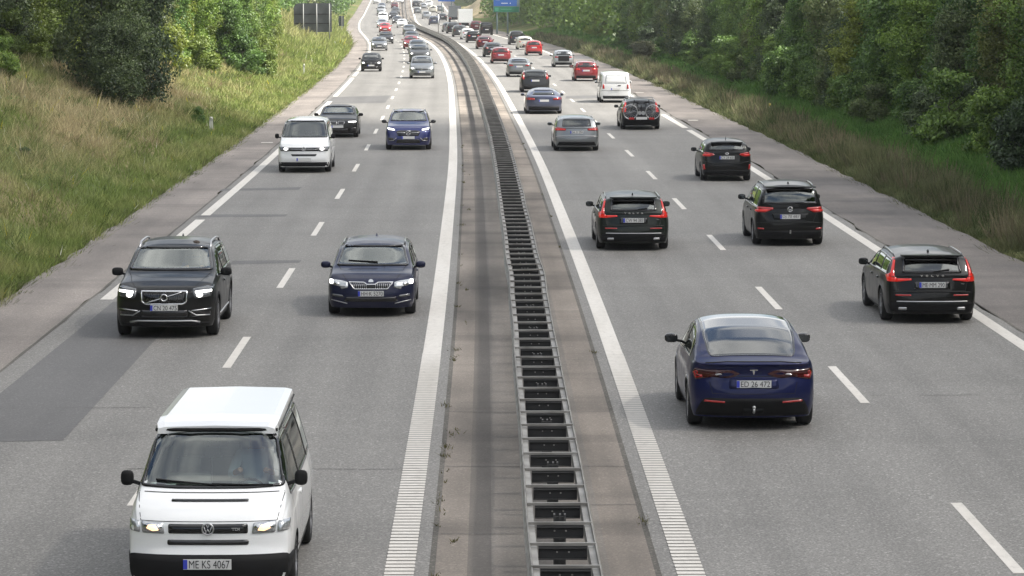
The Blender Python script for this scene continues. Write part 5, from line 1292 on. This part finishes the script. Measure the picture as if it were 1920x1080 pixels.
mass('far_left_thicket', -23, -12.4, 620, 860, 40000, 7, 'mid', ''); mass('far_right_thicket', 15, 22, 765, 930, 30000, 9, 'olive', ''); mass('distant_hedges', -55, -16.5, 600, 950, 45000, 9, 'olive', '')
mass('closing_woodland', -120, 120, 960, 1080, 60000, 12, 'mid', '')
mass('right_woodland', 16.5, 34, 325, 600, 110000, 11, 'mid', '')
mass('left_woodland_far', -36, -18.5, 325, 600, 90000, 9, 'mid', '')
mass('woods_beside_bridge', 19, 34, -90, 110, 26000, 11, 'mid', ''); mass('woods_left_of_bridge', -34, -19, -90, 90, 26000, 11, 'dark', '')
# tan bank closing the bend on the right
bm = bmesh.new(); bmesh.ops.create_grid(bm, x_segments=16, y_segments=24, size=1)
for v in bm.verts:
    o = 18.5+v.co.x*5; Yq = 700+v.co.y*62; hh = 3.4*math.cos(v.co.x*1.5)*math.cos(v.co.y*1.5)*(.8+.4*vn(v.co.x*3, v.co.y*4)); v.co = rp(o, Yq, terr(o, Yq)+hh-.1)
tm_ = mat('dry_bank', (.36, .29, .17), .95); t, b = nodes(tm_); g = t.nodes.new('ShaderNodeNewGeometry'); q = N(t, 'ShaderNodeTexNoise', Scale=.35, Detail=6.0); t.links.new(g.outputs['Position'], q.inputs['Vector'])
t.links.new(ramp(t, q.outputs[0], [(.35, (.22, .19, .09)), (.6, (.40, .32, .19))]), b.inputs['Base Color'])
tag(bmo('bank', bm, tm_, None, True), kind='structure')
# grass
def grass(name, gen, hfun):
    P, Hh, W_, colr, lean = gen
    n = len(P); r = np.random.default_rng(len(name)); a = r.random(n)*6.283; d = np.stack([np.cos(a), np.sin(a), np.zeros(n)], 1)
    tip = P+np.stack([lean*Hh*r.normal(size=n), lean*Hh*r.normal(size=n), Hh], 1); V = np.stack([P-d*W_[:, None], P+d*W_[:, None], tip], 1)
    me = quadmesh(name, V, 3, col=colr); me.materials.append(M['blade']); o = bpy.data.objects.new(name, me); COL.objects.link(o); tag(o, kind='stuff')
m = bpy.data.materials.new('grass_blades'); m.use_nodes = True; t = m.node_tree; t.nodes.clear(); o_ = t.nodes.new('ShaderNodeOutputMaterial'); d = t.nodes.new('ShaderNodeBsdfDiffuse'); tr = t.nodes.new('ShaderNodeBsdfTranslucent')
at = t.nodes.new('ShaderNodeAttribute'); at.attribute_name = 'col'; x = t.nodes.new('ShaderNodeMixShader'); x.inputs[0].default_value = .3
t.links.new(at.outputs['Color'], d.inputs[0]); t.links.new(at.outputs['Color'], tr.inputs[0]); t.links.new(d.outputs[0], x.inputs[1]); t.links.new(tr.outputs[0], x.inputs[2]); t.links.new(x.outputs[0], o_.inputs[0]); M['blade'] = m
def lerp3(a, b, t): return np.array(a)[None]*(1-t[:, None])+np.array(b)[None]*t[:, None]
def field(side, o0, o1, Y0, Y1, n, seed, hb, wb, style):
    r = np.random.default_rng(seed); Y = Y0*(Y1/Y0)**r.random(n); oo = r.uniform(o0, o1, n)
    P = []; keep = []
    XX = np.interp(Y, _Y, _X); ok = np.abs(XX+oo) < .163*Y+1.5; Y = Y[ok]; oo = oo[ok]
    P = np.array([tuple(rp(o, y, terr(o, y)-.02)) for o, y in zip(oo, Y)]); n = len(P); k = Y/120
    dist = np.abs(oo-(LE if side < 0 else RE)); n1 = vnp(P[:, 0]*.22+7, P[:, 1]*.09); n2 = vnp(P[:, 0]*1.1, P[:, 1]*.6+3); n3 = r.random(n)
    if style == 'left':
        dry = np.clip((dist-1.8)/2.6, 0, 1)*np.clip(1.1-np.clip((Y-165)/60, 0, 1)*.8, 0, 1)*np.clip((n1-.2)*2.4, 0, 1); dry = np.clip(dry*(.55+.7*vnp(P[:, 0]*.6, P[:, 1]*.22+8))+.8*(n2-.52), 0, .92)
        far = np.clip((Y-140)/90, 0, 1)
        g = lerp3((.10, .145, .04), (.235, .29, .09), np.clip(n2*.7+n3*.5, 0, 1)); g = g*(1-far[:, None]*.5)+np.array((.22, .28, .07))*far[:, None]*.5
        c = g*(1-dry[:, None])+lerp3((.34, .27, .155), (.52, .43, .27), n3)*dry[:, None]
        H_ = hb*(.6+.8*n3)*(1+.5*dry)
        fl = r.random(n) < .004; c[fl] = (.6, .6, .5); fl = r.random(n) < .003; c[fl] = (.6, .5, .03)
    elif style == 'weeds':
        c = lerp3((.05, .085, .03), (.165, .17, .09), np.clip(n2*.7+.6*n3-.1, 0, 1)); n4 = vnp(P[:, 0]*2.2, P[:, 1]*.9); c = c*(.6+.8*n4[:, None]); cl = np.clip((n1*.7+n2*.8+n4*.7-.6)*1.3, .10, 1.15); H_ = hb*cl*(.6+.6*n3)*np.clip(dist*.9+.15, .15, 1)
    else:
        c = lerp3((.06, .135, .034), (.14, .25, .068), np.clip(n2*.6+n3*.5, 0, 1)); H_ = hb*(.6+.8*n3)
    c = c*(.75+.5*r.random((n, 1)))*1.12; H_ = H_*(.55+.8*n2)
    return P, H_, wb*(.7+.6*r.random(n))*np.clip(k, .55, 4), c, (.55 if style == 'left' else .38)
grass('bank_grass', field(-1, -34, -11.05, 62, 300, 200000, 1, .30, .018, 'left'), None)
grass('far_bank_grass', field(-1, -30, -11.1, 260, 640, 60000, 5, .6, .03, 'left'), None)
grass('verge_edge_grass', field(-1, -12.2, -10.85, 62, 420, 30000, 11, .22, .022, 'left'), None)
grass('verge_weeds', field(1, RE+.05, 14.4, 70, 420, 100000, 2, .74, .018, 'weeds'), None)
grass('verge_grass', field(1, 13.9, 21, 88, 460, 120000, 3, .34, .020, 'right'), None)

# small weeds in the joints of the median paving
r_w = np.random.default_rng(4); pts = []
for c0 in range(46):
    Yc = 34*(4.2**r_w.random()); oc = r_w.choice([-1.27, -1.27, -1.24, -1.1, 1.29])+r_w.normal()*.02; k = int(r_w.integers(4, 22)); sp_ = .02+.07*r_w.random()
    for i in range(k): pts.append((oc+r_w.normal()*sp_*.6, Yc+r_w.normal()*sp_*2.2))
PW = np.array([tuple(rp(o, y, .0)) for o, y in pts]); nW = len(PW)
grass('median_weeds', (PW, .02+.05*r_w.random(nW), .005+.006*r_w.random(nW), lerp3((.07, .075, .03), (.17, .15, .07), r_w.random(nW)), .8), None)

def clumps(name, side, o0, o1, Y0, Y1, nc, nb, h, spread, ca, cb, seed, ww=.012):
    r = np.random.default_rng(seed); Yc = Y0*(Y1/Y0)**r.random(nc); oc = r.uniform(o0, o1, nc); ok = np.abs(np.interp(Yc, _Y, _X)+oc) < .163*Yc+1; Yc = Yc[ok]; oc = oc[ok]; nc = len(Yc)
    base = np.array([tuple(rp(o, y, terr(o, y)-.03)) for o, y in zip(oc, Yc)]); sz = .5+.8*r.random(nc); t_ = r.random(nc); cc = lerp3(ca, cb, t_)
    B = np.repeat(base, nb, 0); S_ = np.repeat(sz, nb); off = r.normal(size=(nc*nb, 2))*spread; B[:, :2] += off*S_[:, None]*.6
    HH = h*S_*(.5+.6*r.random(nc*nb)); tip = B.copy(); tip[:, :2] += off*S_[:, None]*1.1+r.normal(size=off.shape)*.08; tip[:, 2] += HH
    a = r.random(nc*nb)*6.283; k = np.clip(B[:, 1]/120, .7, 3.5); d = np.stack([np.cos(a), np.sin(a), np.zeros(nc*nb)], 1)*(ww*k)[:, None]
    V = np.stack([B-d*.6, B+d*.6, tip+d*.5, tip-d*.5], 1); col = np.repeat(cc, nb, 0)*(.6+.7*r.random((nc*nb, 1)))
    me = quadmesh(name, V, 4, col=col); me.materials.append(M['blade']); o = bpy.data.objects.new(name, me); COL.objects.link(o); tag(o, kind='stuff')
clumps('tall_weeds', 1, RE+.5, 14.6, 80, 420, 620, 46, .85, .17, (.05, .085, .03), (.24, .20, .135), 21)
clumps('verge_herbs', 1, 14.2, 19.5, 100, 420, 420, 40, .42, .22, (.05, .13, .03), (.13, .22, .06), 22, .018)
clumps('edge_weeds', 1, RE-.12, RE+.5, 70, 420, 520, 22, .24, .12, (.06, .09, .035), (.18, .18, .09), 23)
clumps('bank_weeds', -1, -24, -11.2, 64, 330, 900, 34, .38, .18, (.07, .11, .03), (.22, .26, .10), 24)
clumps('dry_tufts', -1, -26, -13, 66, 260, 420, 30, .40, .16, (.26, .21, .12), (.44, .36, .23), 25)
clumps('left_edge_weeds', -1, -11.35, -10.85, 64, 420, 560, 20, .20, .11, (.06, .09, .03), (.20, .20, .10), 26)
# ================================================================ the rest of the traffic
def rear_view(c, lights='wide', win=None, txt='', lit=False, trim=True, rails=False):
    sp = c.sp; W2 = sp.W/2; R = sorted(sp.roof); zt = R[0][1]; H_ = max(z for _, z in R); zb = sorted(sp.belt)[0][1]; tall = zt > 1.4
    top = H_-.12-(.0 if not tall else .06); lo = zb+.09
    if sp is COUPE or sp is SEDAN: c.window('rear_window', 'rear', [(-.60, zb+.13), (.60, zb+.13), (.50, top+.02), (-.50, top+.02)], None, .04, .04, see=False)
    else: c.window('rear_window', 'rear', [(-W2*.70, lo), (W2*.70, lo), (W2*.60, top), (-W2*.60, top)], None, .04, .04, see=False)
    m = M['redlit'] if lit else M['redlens']
    for sx in (-1, 1):
        f = (lambda p: p) if sx > 0 else mir
        if lights == 'wide': pl = [(W2*.48, zb-.13), (W2*.93, zb-.12), (W2*.93, zb+.02), (W2*.5, zb-.04)]
        elif lights == 'tall': pl = [(W2*.74, zb-.08), (W2*.93, zb-.08), (W2*.92, zb+.14), (W2*.80, top), (W2*.73, top), (W2*.76, zb+.1)]
        else: pl = [(W2*.70, zb-.22), (W2*.93, zb-.22), (W2*.93, zb+.06), (W2*.72, zb+.04)]
        c.patch('tail_light', 'rear', f(pl), m, .012)
    c.plate(zb-.16 if sp is not MVAN else .82, txt); 
    if trim: c.patch('bumper_trim', 'rear', [(-W2*.92, sp.clear+.03), (W2*.92, sp.clear+.03), (W2*.94, .42), (-W2*.94, .42)], M['trim'], .008)
    cy = sp.cowl; z_ = ip(sorted(sp.belt), cy)
    c.mirror(cy-.4, z_+.10, c.colour)
    side_glass(c, -sp.L/2+.5, cy-.1, (-.95, -.05) if c.lod < 2 else ())
    if rails: c.rails(-sp.L/2+.6, .2, M['satin'], .018, .04)
def front_view(c, lit=True, txt='', grille='wide', rails=False):
    sp = c.sp; W2 = sp.W/2; cy = sp.cowl; H_ = max(z for _, z in sp.roof); zc = ip(sorted(sp.roof), cy); zf = sorted(sp.belt)[-1][1]
    c.window('windscreen', 'front', [(-W2*.80, zc+.03), (W2*.80, zc+.03), (W2*.63, H_-.10), (-W2*.63, H_-.10)], None, .04, .04, see=False)
    for sx in (-1, 1):
        f = (lambda p: p) if sx > 0 else mir
        hl = c.patch('headlight', 'front', f([(W2*.56, zf-.04), (W2*.92, zf), (W2*.93, zf+.12), (W2*.58, zf+.07)]), M['clearlens'] if lit else M['darklens'], .012)
        if lit: c.patch('lamp_lens', 'front', f(ell(W2*.74, zf+.045, .085, .055)), M['lamp'], .02, parent=hl)
    g = c.patch('grille', 'front', rpoly(rect(-W2*.48, W2*.48, zf-.07, zf+.06), .02), M['gloss'], .008)
    if c.lod < 2: c.ring('badge', 'front', 0, zf, .06, .014, M['chrome'], .03)
    c.patch('lower_grille', 'front', rpoly(rect(-W2*.65, W2*.65, .30, .42), .02), M['gloss'], .008); c.plate(.50, txt, 'front', out_=.02)
    c.mirror(cy-.42, zc+.0, c.colour if not (sp is T5) else M['trim']); side_glass(c, -sp.L/2+.45, cy-.15, (-.95, -.05) if c.lod < 2 else ())
    if rails: c.rails(-sp.L/2+.6, .2, M['gloss'], .018, .04)
REAR = [ # name, shape, paint, px, py, lod, lights, lit, label, cat
 ('coupe_car', COUPE, 'slateblue', 1019, 213, 1, 'wide', 0, 'low slate blue sports saloon behind the silver estate beside the median', 'sports car'),
 ('small_van', MVAN, 'white', 1153, 192, 1, 'mid', 0, 'white small panel van with windowless rear door ahead of the bicycle carrier', 'van'),
 ('estate_car', WAGON, 'darkgrey', 1003, 173, 1, 'tall', 1, 'dark estate with tall lit tail lights just ahead of the slate blue saloon', 'estate car'),
 ('compact_suv', HATCH, 'darkred', 1098, 152, 1, 'wide', 1, 'dark red crossover with roof bars ahead of the small white van', 'car'),
 ('saloon_car', SEDAN, 'greysilver', 973, 144, 1, 'wide', 0, 'grey saloon behind the red hatchback in the right fast lane', 'saloon car'),
 ('hatchback_car', HATCH, 'silver', 1056, 126, 1, 'wide', 0, 'silver hatchback with a white roof and black tail carrier in the right slow lane', 'hatchback'),
 ('hatchback_car', HATCH, 'darkred', 939, 119, 1, 'wide', 0, 'red hatchback in the right fast lane with dark lower bumper', 'hatchback'),
 ('city_car', MINI, 'red', 1001, 104, 1, 'mid', 0, 'small upright bright red city car in the right slow lane', 'city car'),
 ('saloon_car', SEDAN, 'darkgrey', 924, 107, 2, 'wide', 0, 'dark grey saloon just ahead of the red hatchback in the right fast lane', 'saloon car'),
 ('hatchback_car', HATCH, 'cream', 984, 93, 2, 'wide', 0, 'cream hatchback between the red city car and a dark people carrier', 'hatchback'),
 ('saloon_car', SEDAN, 'maroon', 909, 92, 2, 'wide', 1, 'maroon saloon with one bright brake light in the right fast lane', 'saloon car'),
 ('people_carrier', MPV, 'darkgrey', 969, 84, 2, 'mid', 0, 'tall dark grey people carrier next to the wooded verge', 'people carrier'),
 ('hatchback_car', HATCH, 'black', 888, 80, 2, 'wide', 1, 'black hatchback with pink glowing tail light below a white hatchback', 'hatchback'),
 ('hatchback_car', HATCH, 'white', 877, 74, 2, 'wide', 0, 'white hatchback in the right fast lane below the box truck', 'hatchback'),
 ('minibus', MVAN, 'black', 912, 66, 2, 'mid', 0, 'black square backed minibus in the right slow lane under the blue sign', 'minibus'),
 ('suv', MSUV, 'grey', 862, 69, 2, 'mid', 0, 'grey suv third of the queue below the truck in the right fast lane', 'suv'),
 ('suv', MSUV, 'darkgrey', 850, 63, 2, 'mid', 0, 'dark suv second of the queue left of the white box truck', 'suv'),
 ('estate_car', WAGON, 'greysilver', 841, 60, 2, 'mid', 0, 'grey estate leading the queue left of the white box truck', 'estate car'),
 ('suv', MSUV, 'maroon', 893, 59, 2, 'mid', 0, 'dark maroon suv between the box truck and the black minibus', 'suv'),
 ('suv', MSUV, 'slateblue', 814, 47, 2, 'mid', 0, 'dark blue grey suv beside the thin pole near the median', 'suv'),
 ('estate_car', WAGON, 'silver', 800, 35, 2, 'mid', 0, 'silver estate far off in the right fast lane, above the bend', 'estate car'),
 ('saloon_car', SEDAN, 'darkgrey', 829, 39, 2, 'mid', 0, 'dark saloon far off behind the truck on the right carriageway', 'saloon car'),
 ('hatchback_car', HATCH, 'greysilver', 783, 26, 2, 'mid', 0, 'grey hatchback in the distant queue right of the median', 'hatchback'),
 ('suv', MSUV, 'cream', 812, 24, 2, 'mid', 0, 'pale suv high in the distant right hand queue', 'suv'),
 ('hatchback_car', HATCH, 'silver', 795, 17, 2, 'mid', 0, 'silver hatchback in the distant right hand queue near the top edge', 'hatchback'),
 ('estate_car', WAGON, 'white', 804, 12, 2, 'mid', 0, 'white estate in the distant right hand queue at the top edge', 'estate car'),
 ('suv', MSUV, 'darkgrey', 780, 14, 2, 'mid', 0, 'dark suv beside the median near the top edge on the right', 'suv'),
 ('people_carrier', MPV, 'white', 787, 5, 2, 'mid', 0, 'white people carrier crossing the top edge right of the median', 'people carrier'),
 ('hatchback_car', HATCH, 'greysilver', 825, 22, 2, 'mid', 0, 'grey hatchback at the tan bank in the distant slow lane', 'hatchback'),
]
made = {}
for nm, sp, pc, px, py, lod, li, lit, lab, cat in REAR:
    c = Car(nm, sp, PN[pc], lod, label=lab, cat=cat)
    rear_view(c, li, None, '', bool(lit))
    if px in (1098, 1003): c.rails(-sp.L/2+.6, .2, M['satin'], .02, .05)
    if px == 1056:
        bm = bmesh.new(); box(bm, -.45, .45, -2.30, -2.05, .55, .98); bmesh.ops.bevel(bm, geom=bm.edges[:], offset=.05, segments=2); bmo('tail_carrier', bm, M['trim'], c.root)
    if px == 1153:
        c.patch('handle', 'rear', rpoly(rect(.12, .30, 1.0, 1.05), .015), M['trim'], .012); lines(c, 'panel_gap', 'rear', [(-.78, 1.62, -.82, .95), (.78, 1.62, .82, .95), (-.82, .72, .82, .72)], wd=.012)
    c.place(px, py, 'rear'); made[px] = c
# the small van has a windowless rear door: paint its rear pane
for ch in made[1153].root.children:
    if ch.name.startswith('rear_window'):
        ch.name = 'rear_door'; ch.data.materials.clear(); ch.data.materials.append(PN['white'])
        for g in ch.children: g.data.materials.clear(); g.data.materials.append(PN['silver']); g.name = 'door_edge'
FRONT = [
 ('compact_van', MPV, 'greysilver', 791, 147, 1, 1, 'grey green compact van with lit round headlights in the left fast lane', 'van'),
 ('city_car', MINI, 'black', 696, 134, 1, 1, 'small tall black city car with lit headlights in the left slow lane', 'city car'),
 ('hatchback_car', HATCH, 'greysilver', 711, 95, 2, 1, 'silver grey hatchback with lit headlights behind the black city car', 'hatchback'),
 ('hatchback_car', HATCH, 'darkgrey', 724, 82, 2, 1, 'dark hatchback half hidden behind the silver grey hatchback', 'hatchback'),
 ('hatchback_car', HATCH, 'red', 722, 61, 2, 1, 'red hatchback with white bonnet glare and lit lamps in the left slow lane', 'hatchback'),
 ('delivery_van', T5, 'white', 718, 42, 2, 0, 'white delivery van far off in the left slow lane', 'van'),
 ('saloon_car', SEDAN, 'silver', 717, 52, 2, 1, 'silver saloon between the red hatchback and the distant white van', 'saloon car'),
 ('delivery_van', T5, 'silver', 715, 27, 2, 0, 'pale silver van above the white delivery van', 'van'),
 ('suv', MSUV, 'grey', 787, 117, 2, 1, 'grey suv directly behind the grey green compact van', 'suv'),
 ('estate_car', WAGON, 'greysilver', 783, 101, 2, 1, 'grey estate with a bright right headlight in the left fast lane queue', 'estate car'),
 ('hatchback_car', HATCH, 'darkred', 771, 92, 2, 1, 'narrow glimpse of a red hatchback left of the grey queue', 'hatchback'),
 ('saloon_car', SEDAN, 'grey', 772, 80, 2, 1, 'dark grey saloon behind the red hatchback in the left fast lane', 'saloon car'),
 ('estate_car', WAGON, 'greysilver', 768, 65, 2, 0, 'grey estate in the middle of the left fast lane queue', 'estate car'),
 ('hatchback_car', HATCH, 'white', 754, 52, 2, 1, 'white hatchback with bright lamp in the left fast lane near the bend', 'hatchback'),
 ('saloon_car', SEDAN, 'darkgrey', 745, 45, 2, 1, 'dark saloon ahead of the white hatchback near the bend', 'saloon car'),
 ('suv', MSUV, 'darkgrey', 738, 37, 2, 1, 'dark suv with a white lamp at the bend of the left fast lane', 'suv'),
 ('suv', MSUV, 'grey', 742, 28, 2, 0, 'grey suv in the distant left fast lane above the bend', 'suv'),
 ('hatchback_car', HATCH, 'maroon', 740, 16, 2, 0, 'reddish hatchback in the distant left fast lane', 'hatchback'),
 ('saloon_car', SEDAN, 'slateblue', 716, 17, 2, 1, 'blue grey saloon in the distant left slow lane', 'saloon car'),
 ('people_carrier', MPV, 'white', 707, 7, 2, 0, 'white people carrier at the top edge on the far left lane', 'people carrier'),
 ('people_carrier', MPV, 'cream', 731, 6, 2, 0, 'cream people carrier at the top edge between the left lanes', 'people carrier'),
 ('estate_car', WAGON, 'white', 750, 6, 2, 0, 'white estate at the top edge just left of the barrier', 'estate car'),
]
for nm, sp, pc, px, py, lod, lit, lab, cat in FRONT:
    c = Car(nm, sp, PN[pc], lod, label=lab, cat=cat); front_view(c, bool(lit)); c.place(px, py, 'front')
# box trucks
def truck(px, py, W_, H_, Ln, boxc, label, cabonly=False):
    e = empty('box_truck', label=label, cat='truck')
    bm = bmesh.new(); box(bm, -W_/2, W_/2, -Ln/2, Ln/2-1.9, .95, H_); bmesh.ops.bevel(bm, geom=bm.edges[:], offset=.06, segments=2); bmo('cargo_box', bm, boxc, e)
    bm = bmesh.new(); box(bm, -W_/2+.04, W_/2-.04, -Ln/2-.02, -Ln/2+.0, 1.05, H_-.1); bmo('rear_door', bm, boxc, e)
    bm = bmesh.new(); box(bm, -1.0, 1.0, Ln/2-1.8, Ln/2, .5, 2.3); bmesh.ops.bevel(bm, geom=bm.edges[:], offset=.15, segments=2); cb = bmo('cab', bm, PN['white'], e)
    bm = bmesh.new(); box(bm, -.85, .85, Ln/2-.02, Ln/2+.01, 1.4, 2.1); bmo('windscreen', bm, M['glassdark'], cb)
    bm = bmesh.new(); box(bm, -.5, .5, -Ln/2+.1, Ln/2-.3, .55, .95); box(bm, -1.0, 1.0, -Ln/2, -Ln/2+.1, .45, .62); bmo('chassis', bm, M['under'], e)
    for sx in (-1, 1):
        bm = bmesh.new(); box(bm, sx*.85-.14, sx*.85+.14, -Ln/2-.03, -Ln/2-.01, .68, .82); bmo('tail_light', bm, M['redlens'], e)
        for y in (-Ln/2+1.2, Ln/2-1.0):
            w_ = wheel(.42, .28, 14, 2, M['rim']); w_.parent = e; w_.location = (sx*.88, y, .42)
    p = hit(px, py); o, Y = off_of(p.x, p.y); q = rp(o, Y+Ln/2); e.location = q; e.rotation_euler = (0, 0, heading(Y+Ln/2)); return e
truck(873, 54, 2.25, 3.15, 6.2, PN['white'], 'white high box truck in the right slow lane, bright rear door')
truck(853, 42, 2.3, 3.0, 6.2, PN['greysilver'], 'grey green box truck partly hidden left of the white box truck')
# ================================================================ signs, posts
def upright(px, py, dz=0): return hit(px, py, ter=True)
# back of the big sign on the left bank
w0 = hit(594, 74, ter=True); o_s, Y_s = off_of(w0.x, w0.y)
dY = w0.y; zt_ = lambda py, Y: CAMH+ray(960, py).z/ray(960, py).y*Y
xa = lambda px, Y: ray(px, 300).x/CP*Y*.9956 if 0 else (px-960)/6000*(Y*CP+5*SP)/1.0
sg = empty('road_sign', w0, 0, label='back of a large dark grey road sign on three posts on the left bank', cat='road sign')
zT, zB = zt_(6, dY)-w0.z, zt_(60, dY)-w0.z; X0, X1 = xa(551, dY)-w0.x, xa(622, dY)-w0.x
M['sgpost'] = mat('sign_post', (.30, .31, .30), .6, .2)
M['signback'] = mat('sign_back', (.075, .083, .088), .6, .2)
pl = rpoly([(X0, zB), (X1, zB), (X1, zT), (X0, zT)], .02); pl = [(X1, zB), (X1, zT)]+[(X0+.55*(1-math.sin(a))*1, zT-.55*(1-math.cos(a))) for a in np.linspace(0, math.pi/2, 5)]+[(X0+.55*(1-math.cos(a)), zB+.55*(1-math.sin(a))) for a in np.linspace(0, math.pi/2, 5)]
bm = bmesh.new(); f = bm.faces.new([bm.verts.new((x, 0, z)) for x, z in pl]); r = bmesh.ops.extrude_face_region(bm, geom=[f])
for v in r['geom']:
    if isinstance(v, bmesh.types.BMVert): v.co.y += .04
bmo('panel', bm, M['signback'], sg)
bm = bmesh.new()
for z in (zB+(zT-zB)*.30, zB+(zT-zB)*.62): box(bm, X0+.1, X1-.1, -.045, -.01, z-.03, z+.03)
bmo('cross_rail', bm, M['trim'], sg)
for px in (569, 594, 618):
    x = xa(px, dY)-w0.x; bm = bmesh.new(); tube(bm, [(x, -.09, -.6), (x, -.09, zT-.05)], .055, 8); bmo('post', bm, M['sgpost'], sg, True)
# small sign back further on
w1 = hit(641, 64, ter=True); e = empty('small_road_sign', w1, label='narrow dark backed sign on one post beyond the big left sign', cat='road sign')
s_ = 6000/w1.y; bm = bmesh.new(); box(bm, -6/s_, 4/s_, 0, .04, 15/s_, 34/s_); bmo('panel', bm, M['signback'], e)
bm = bmesh.new(); tube(bm, [(0, -.06, -.5), (0, -.06, 34/s_)], .07, 8); bmo('post', bm, M['satin'], e)
# blue and green direction sign on the right
M['sblue'] = mat('sign_blue', (.018, .11, .42), .45); M['sgreen'] = mat('sign_green', (.012, .17, .085), .45); M['sgrey'] = mat('sign_frame', (.16, .22, .22), .6); M['swhite'] = mat('sign_white', (.75, .78, .8), .5)
w2 = Vector((0, 0, 0)); YS = 455.0; w2 = Vector(((949-960)/6000*YS, YS, 0)); w2.z = terr_xy(w2.x, w2.y)[0]; z2 = lambda py: CAMH+ray(960, py).z/ray(960, py).y*YS-w2.z; kx = YS/6000
e = empty('direction_sign', w2, label='blue and green motorway direction sign on two posts before the right hand wood', cat='road sign')
bm = bmesh.new(); box(bm, -24*kx, 25*kx, .0, .06, z2(23), z2(-34)); bmo('frame', bm, M['sgrey'], e)
bm = bmesh.new(); box(bm, -23*kx, 20*kx, -.02, -.002, z2(11.2), z2(-33)); b_ = bmo('blue_panel', bm, M['sblue'], e)
bm = bmesh.new(); box(bm, -23*kx, 24*kx, -.02, -.002, z2(22.4), z2(12.6)); g_ = bmo('green_panel', bm, M['sgreen'], e)
bm = bmesh.new()
for a, b, c_, d_ in ((-9*kx, 3*kx, z2(6.6), z2(5.4)), (7*kx, 8.6*kx, z2(7), z2(5.2)), (-20*kx, -12*kx, z2(0), z2(-1.2))): box(bm, a, b, -.032, -.021, c_, d_)
bmo('lettering', bm, M['swhite'], b_)
bm = bmesh.new(); box(bm, -10*kx, 10*kx, -.032, -.021, z2(17.9), z2(16.9)); bmo('lettering', bm, mat('sign_pale', (.10, .34, .22), .5), g_)
bm = bmesh.new(); box(bm, -21*kx, -14*kx, -.030, -.021, z2(21), z2(14)); bmo('symbol', bm, mat('sign_symbol', (.05, .27, .17), .5), g_)
for x in (-17*kx, 3*kx): bm = bmesh.new(); tube(bm, [(x, .16, -1), (x, .16, z2(-30))], .13, 8); bmo('post', bm, M['sgrey'], e, True)
# far blue sign, mostly above the frame
YS = 640.0; w3 = Vector(((838-960)/6000*YS, YS, 0)); w3.z = terr_xy(w3.x, w3.y)[0]; z3 = lambda py: CAMH+ray(960, py).z/ray(960, py).y*YS-w3.z; kx = YS/6000
e = empty('direction_sign', w3, label='far blue sign cut off by the top edge above the distant queue', cat='road sign')
bm = bmesh.new(); box(bm, -16*kx, 15*kx, 0, .06, z3(2.6), z3(-30)); bmo('blue_panel', bm, M['sblue'], e)
for x in (-9*kx, 9*kx): bm = bmesh.new(); tube(bm, [(x, .16, -1), (x, .16, z3(-28))], .09, 8); bmo('post', bm, M['sgrey'], e, True)
# thin pole in the median
w4 = hit(822, 63); e = empty('marker_pole', w4, label='thin pale grey pole standing beside the median on the right carriageway side', cat='pole'); s_ = 6000/w4.y
bm = bmesh.new(); tube(bm, [(0, 0, -.1), (0, 0, 36/s_)], .085, 8); bmo('shaft', bm, M['satin'], e, True); bm = bmesh.new(); box(bm, -.10, .10, -.04, .04, 36/s_-.02, 38.5/s_); bmo('cap', bm, M['trim'], e)
# edge marker posts
M['marker'] = mat('marker_white', (.62, .62, .58), .6); M['markery'] = mat('marker_yellow', (.55, .40, .10), .6)
def marker(px, pb, pt, m, label, wd=.11):
    p = hit(px, pb, ter=True); s_ = 6000/(p.y); h = max((pb-pt)/s_, .5); e = empty('marker_post', p, label=label, cat='marker post')
    bm = bmesh.new(); box(bm, -wd/2, wd/2, -.03, .03, -.3, h*.88); bmesh.ops.bevel(bm, geom=bm.edges[:], offset=.012, segments=1); bmo('post', bm, m, e)
    bm = bmesh.new(); box(bm, -wd/2, wd/2, -.034, .034, h*.70, h*.80); bmo('reflector', bm, M['satin'], e)
    bm = bmesh.new(); tube(bm, [(0, 0, h*.86), (0, 0, h)], [wd*.55, wd*.3], 8); bmo('cap', bm, m, e, True)
marker(396, 243, 219, M['marker'], 'white marker post nearest on the left bank beside a little bush', .16)
marker(570, 140, 120, M['marker'], 'white topped marker post in the green grass below the big grey sign', .13)
marker(628, 89, 78, M['marker'], 'white marker post at the foot of the big grey sign', .17)
marker(653, 68, 60, M['marker'], 'white marker post where the left verge ends at the side road', .17)
marker(1443, 222, 194, M['markery'], 'yellowish marker post among the tall weeds of the right verge', .11)
# drivers
driver(camper, -.40, .62, .92, mat('pale_shirt', (.45, .50, .56), .8), 'driver in a pale blue shirt at the wheel of the white camper van', None)
driver(xc, -.40, .0, .86, mat('blue_shirt', (.03, .05, .22), .8), 'driver in a dark blue top at the wheel of the dark suv', None)
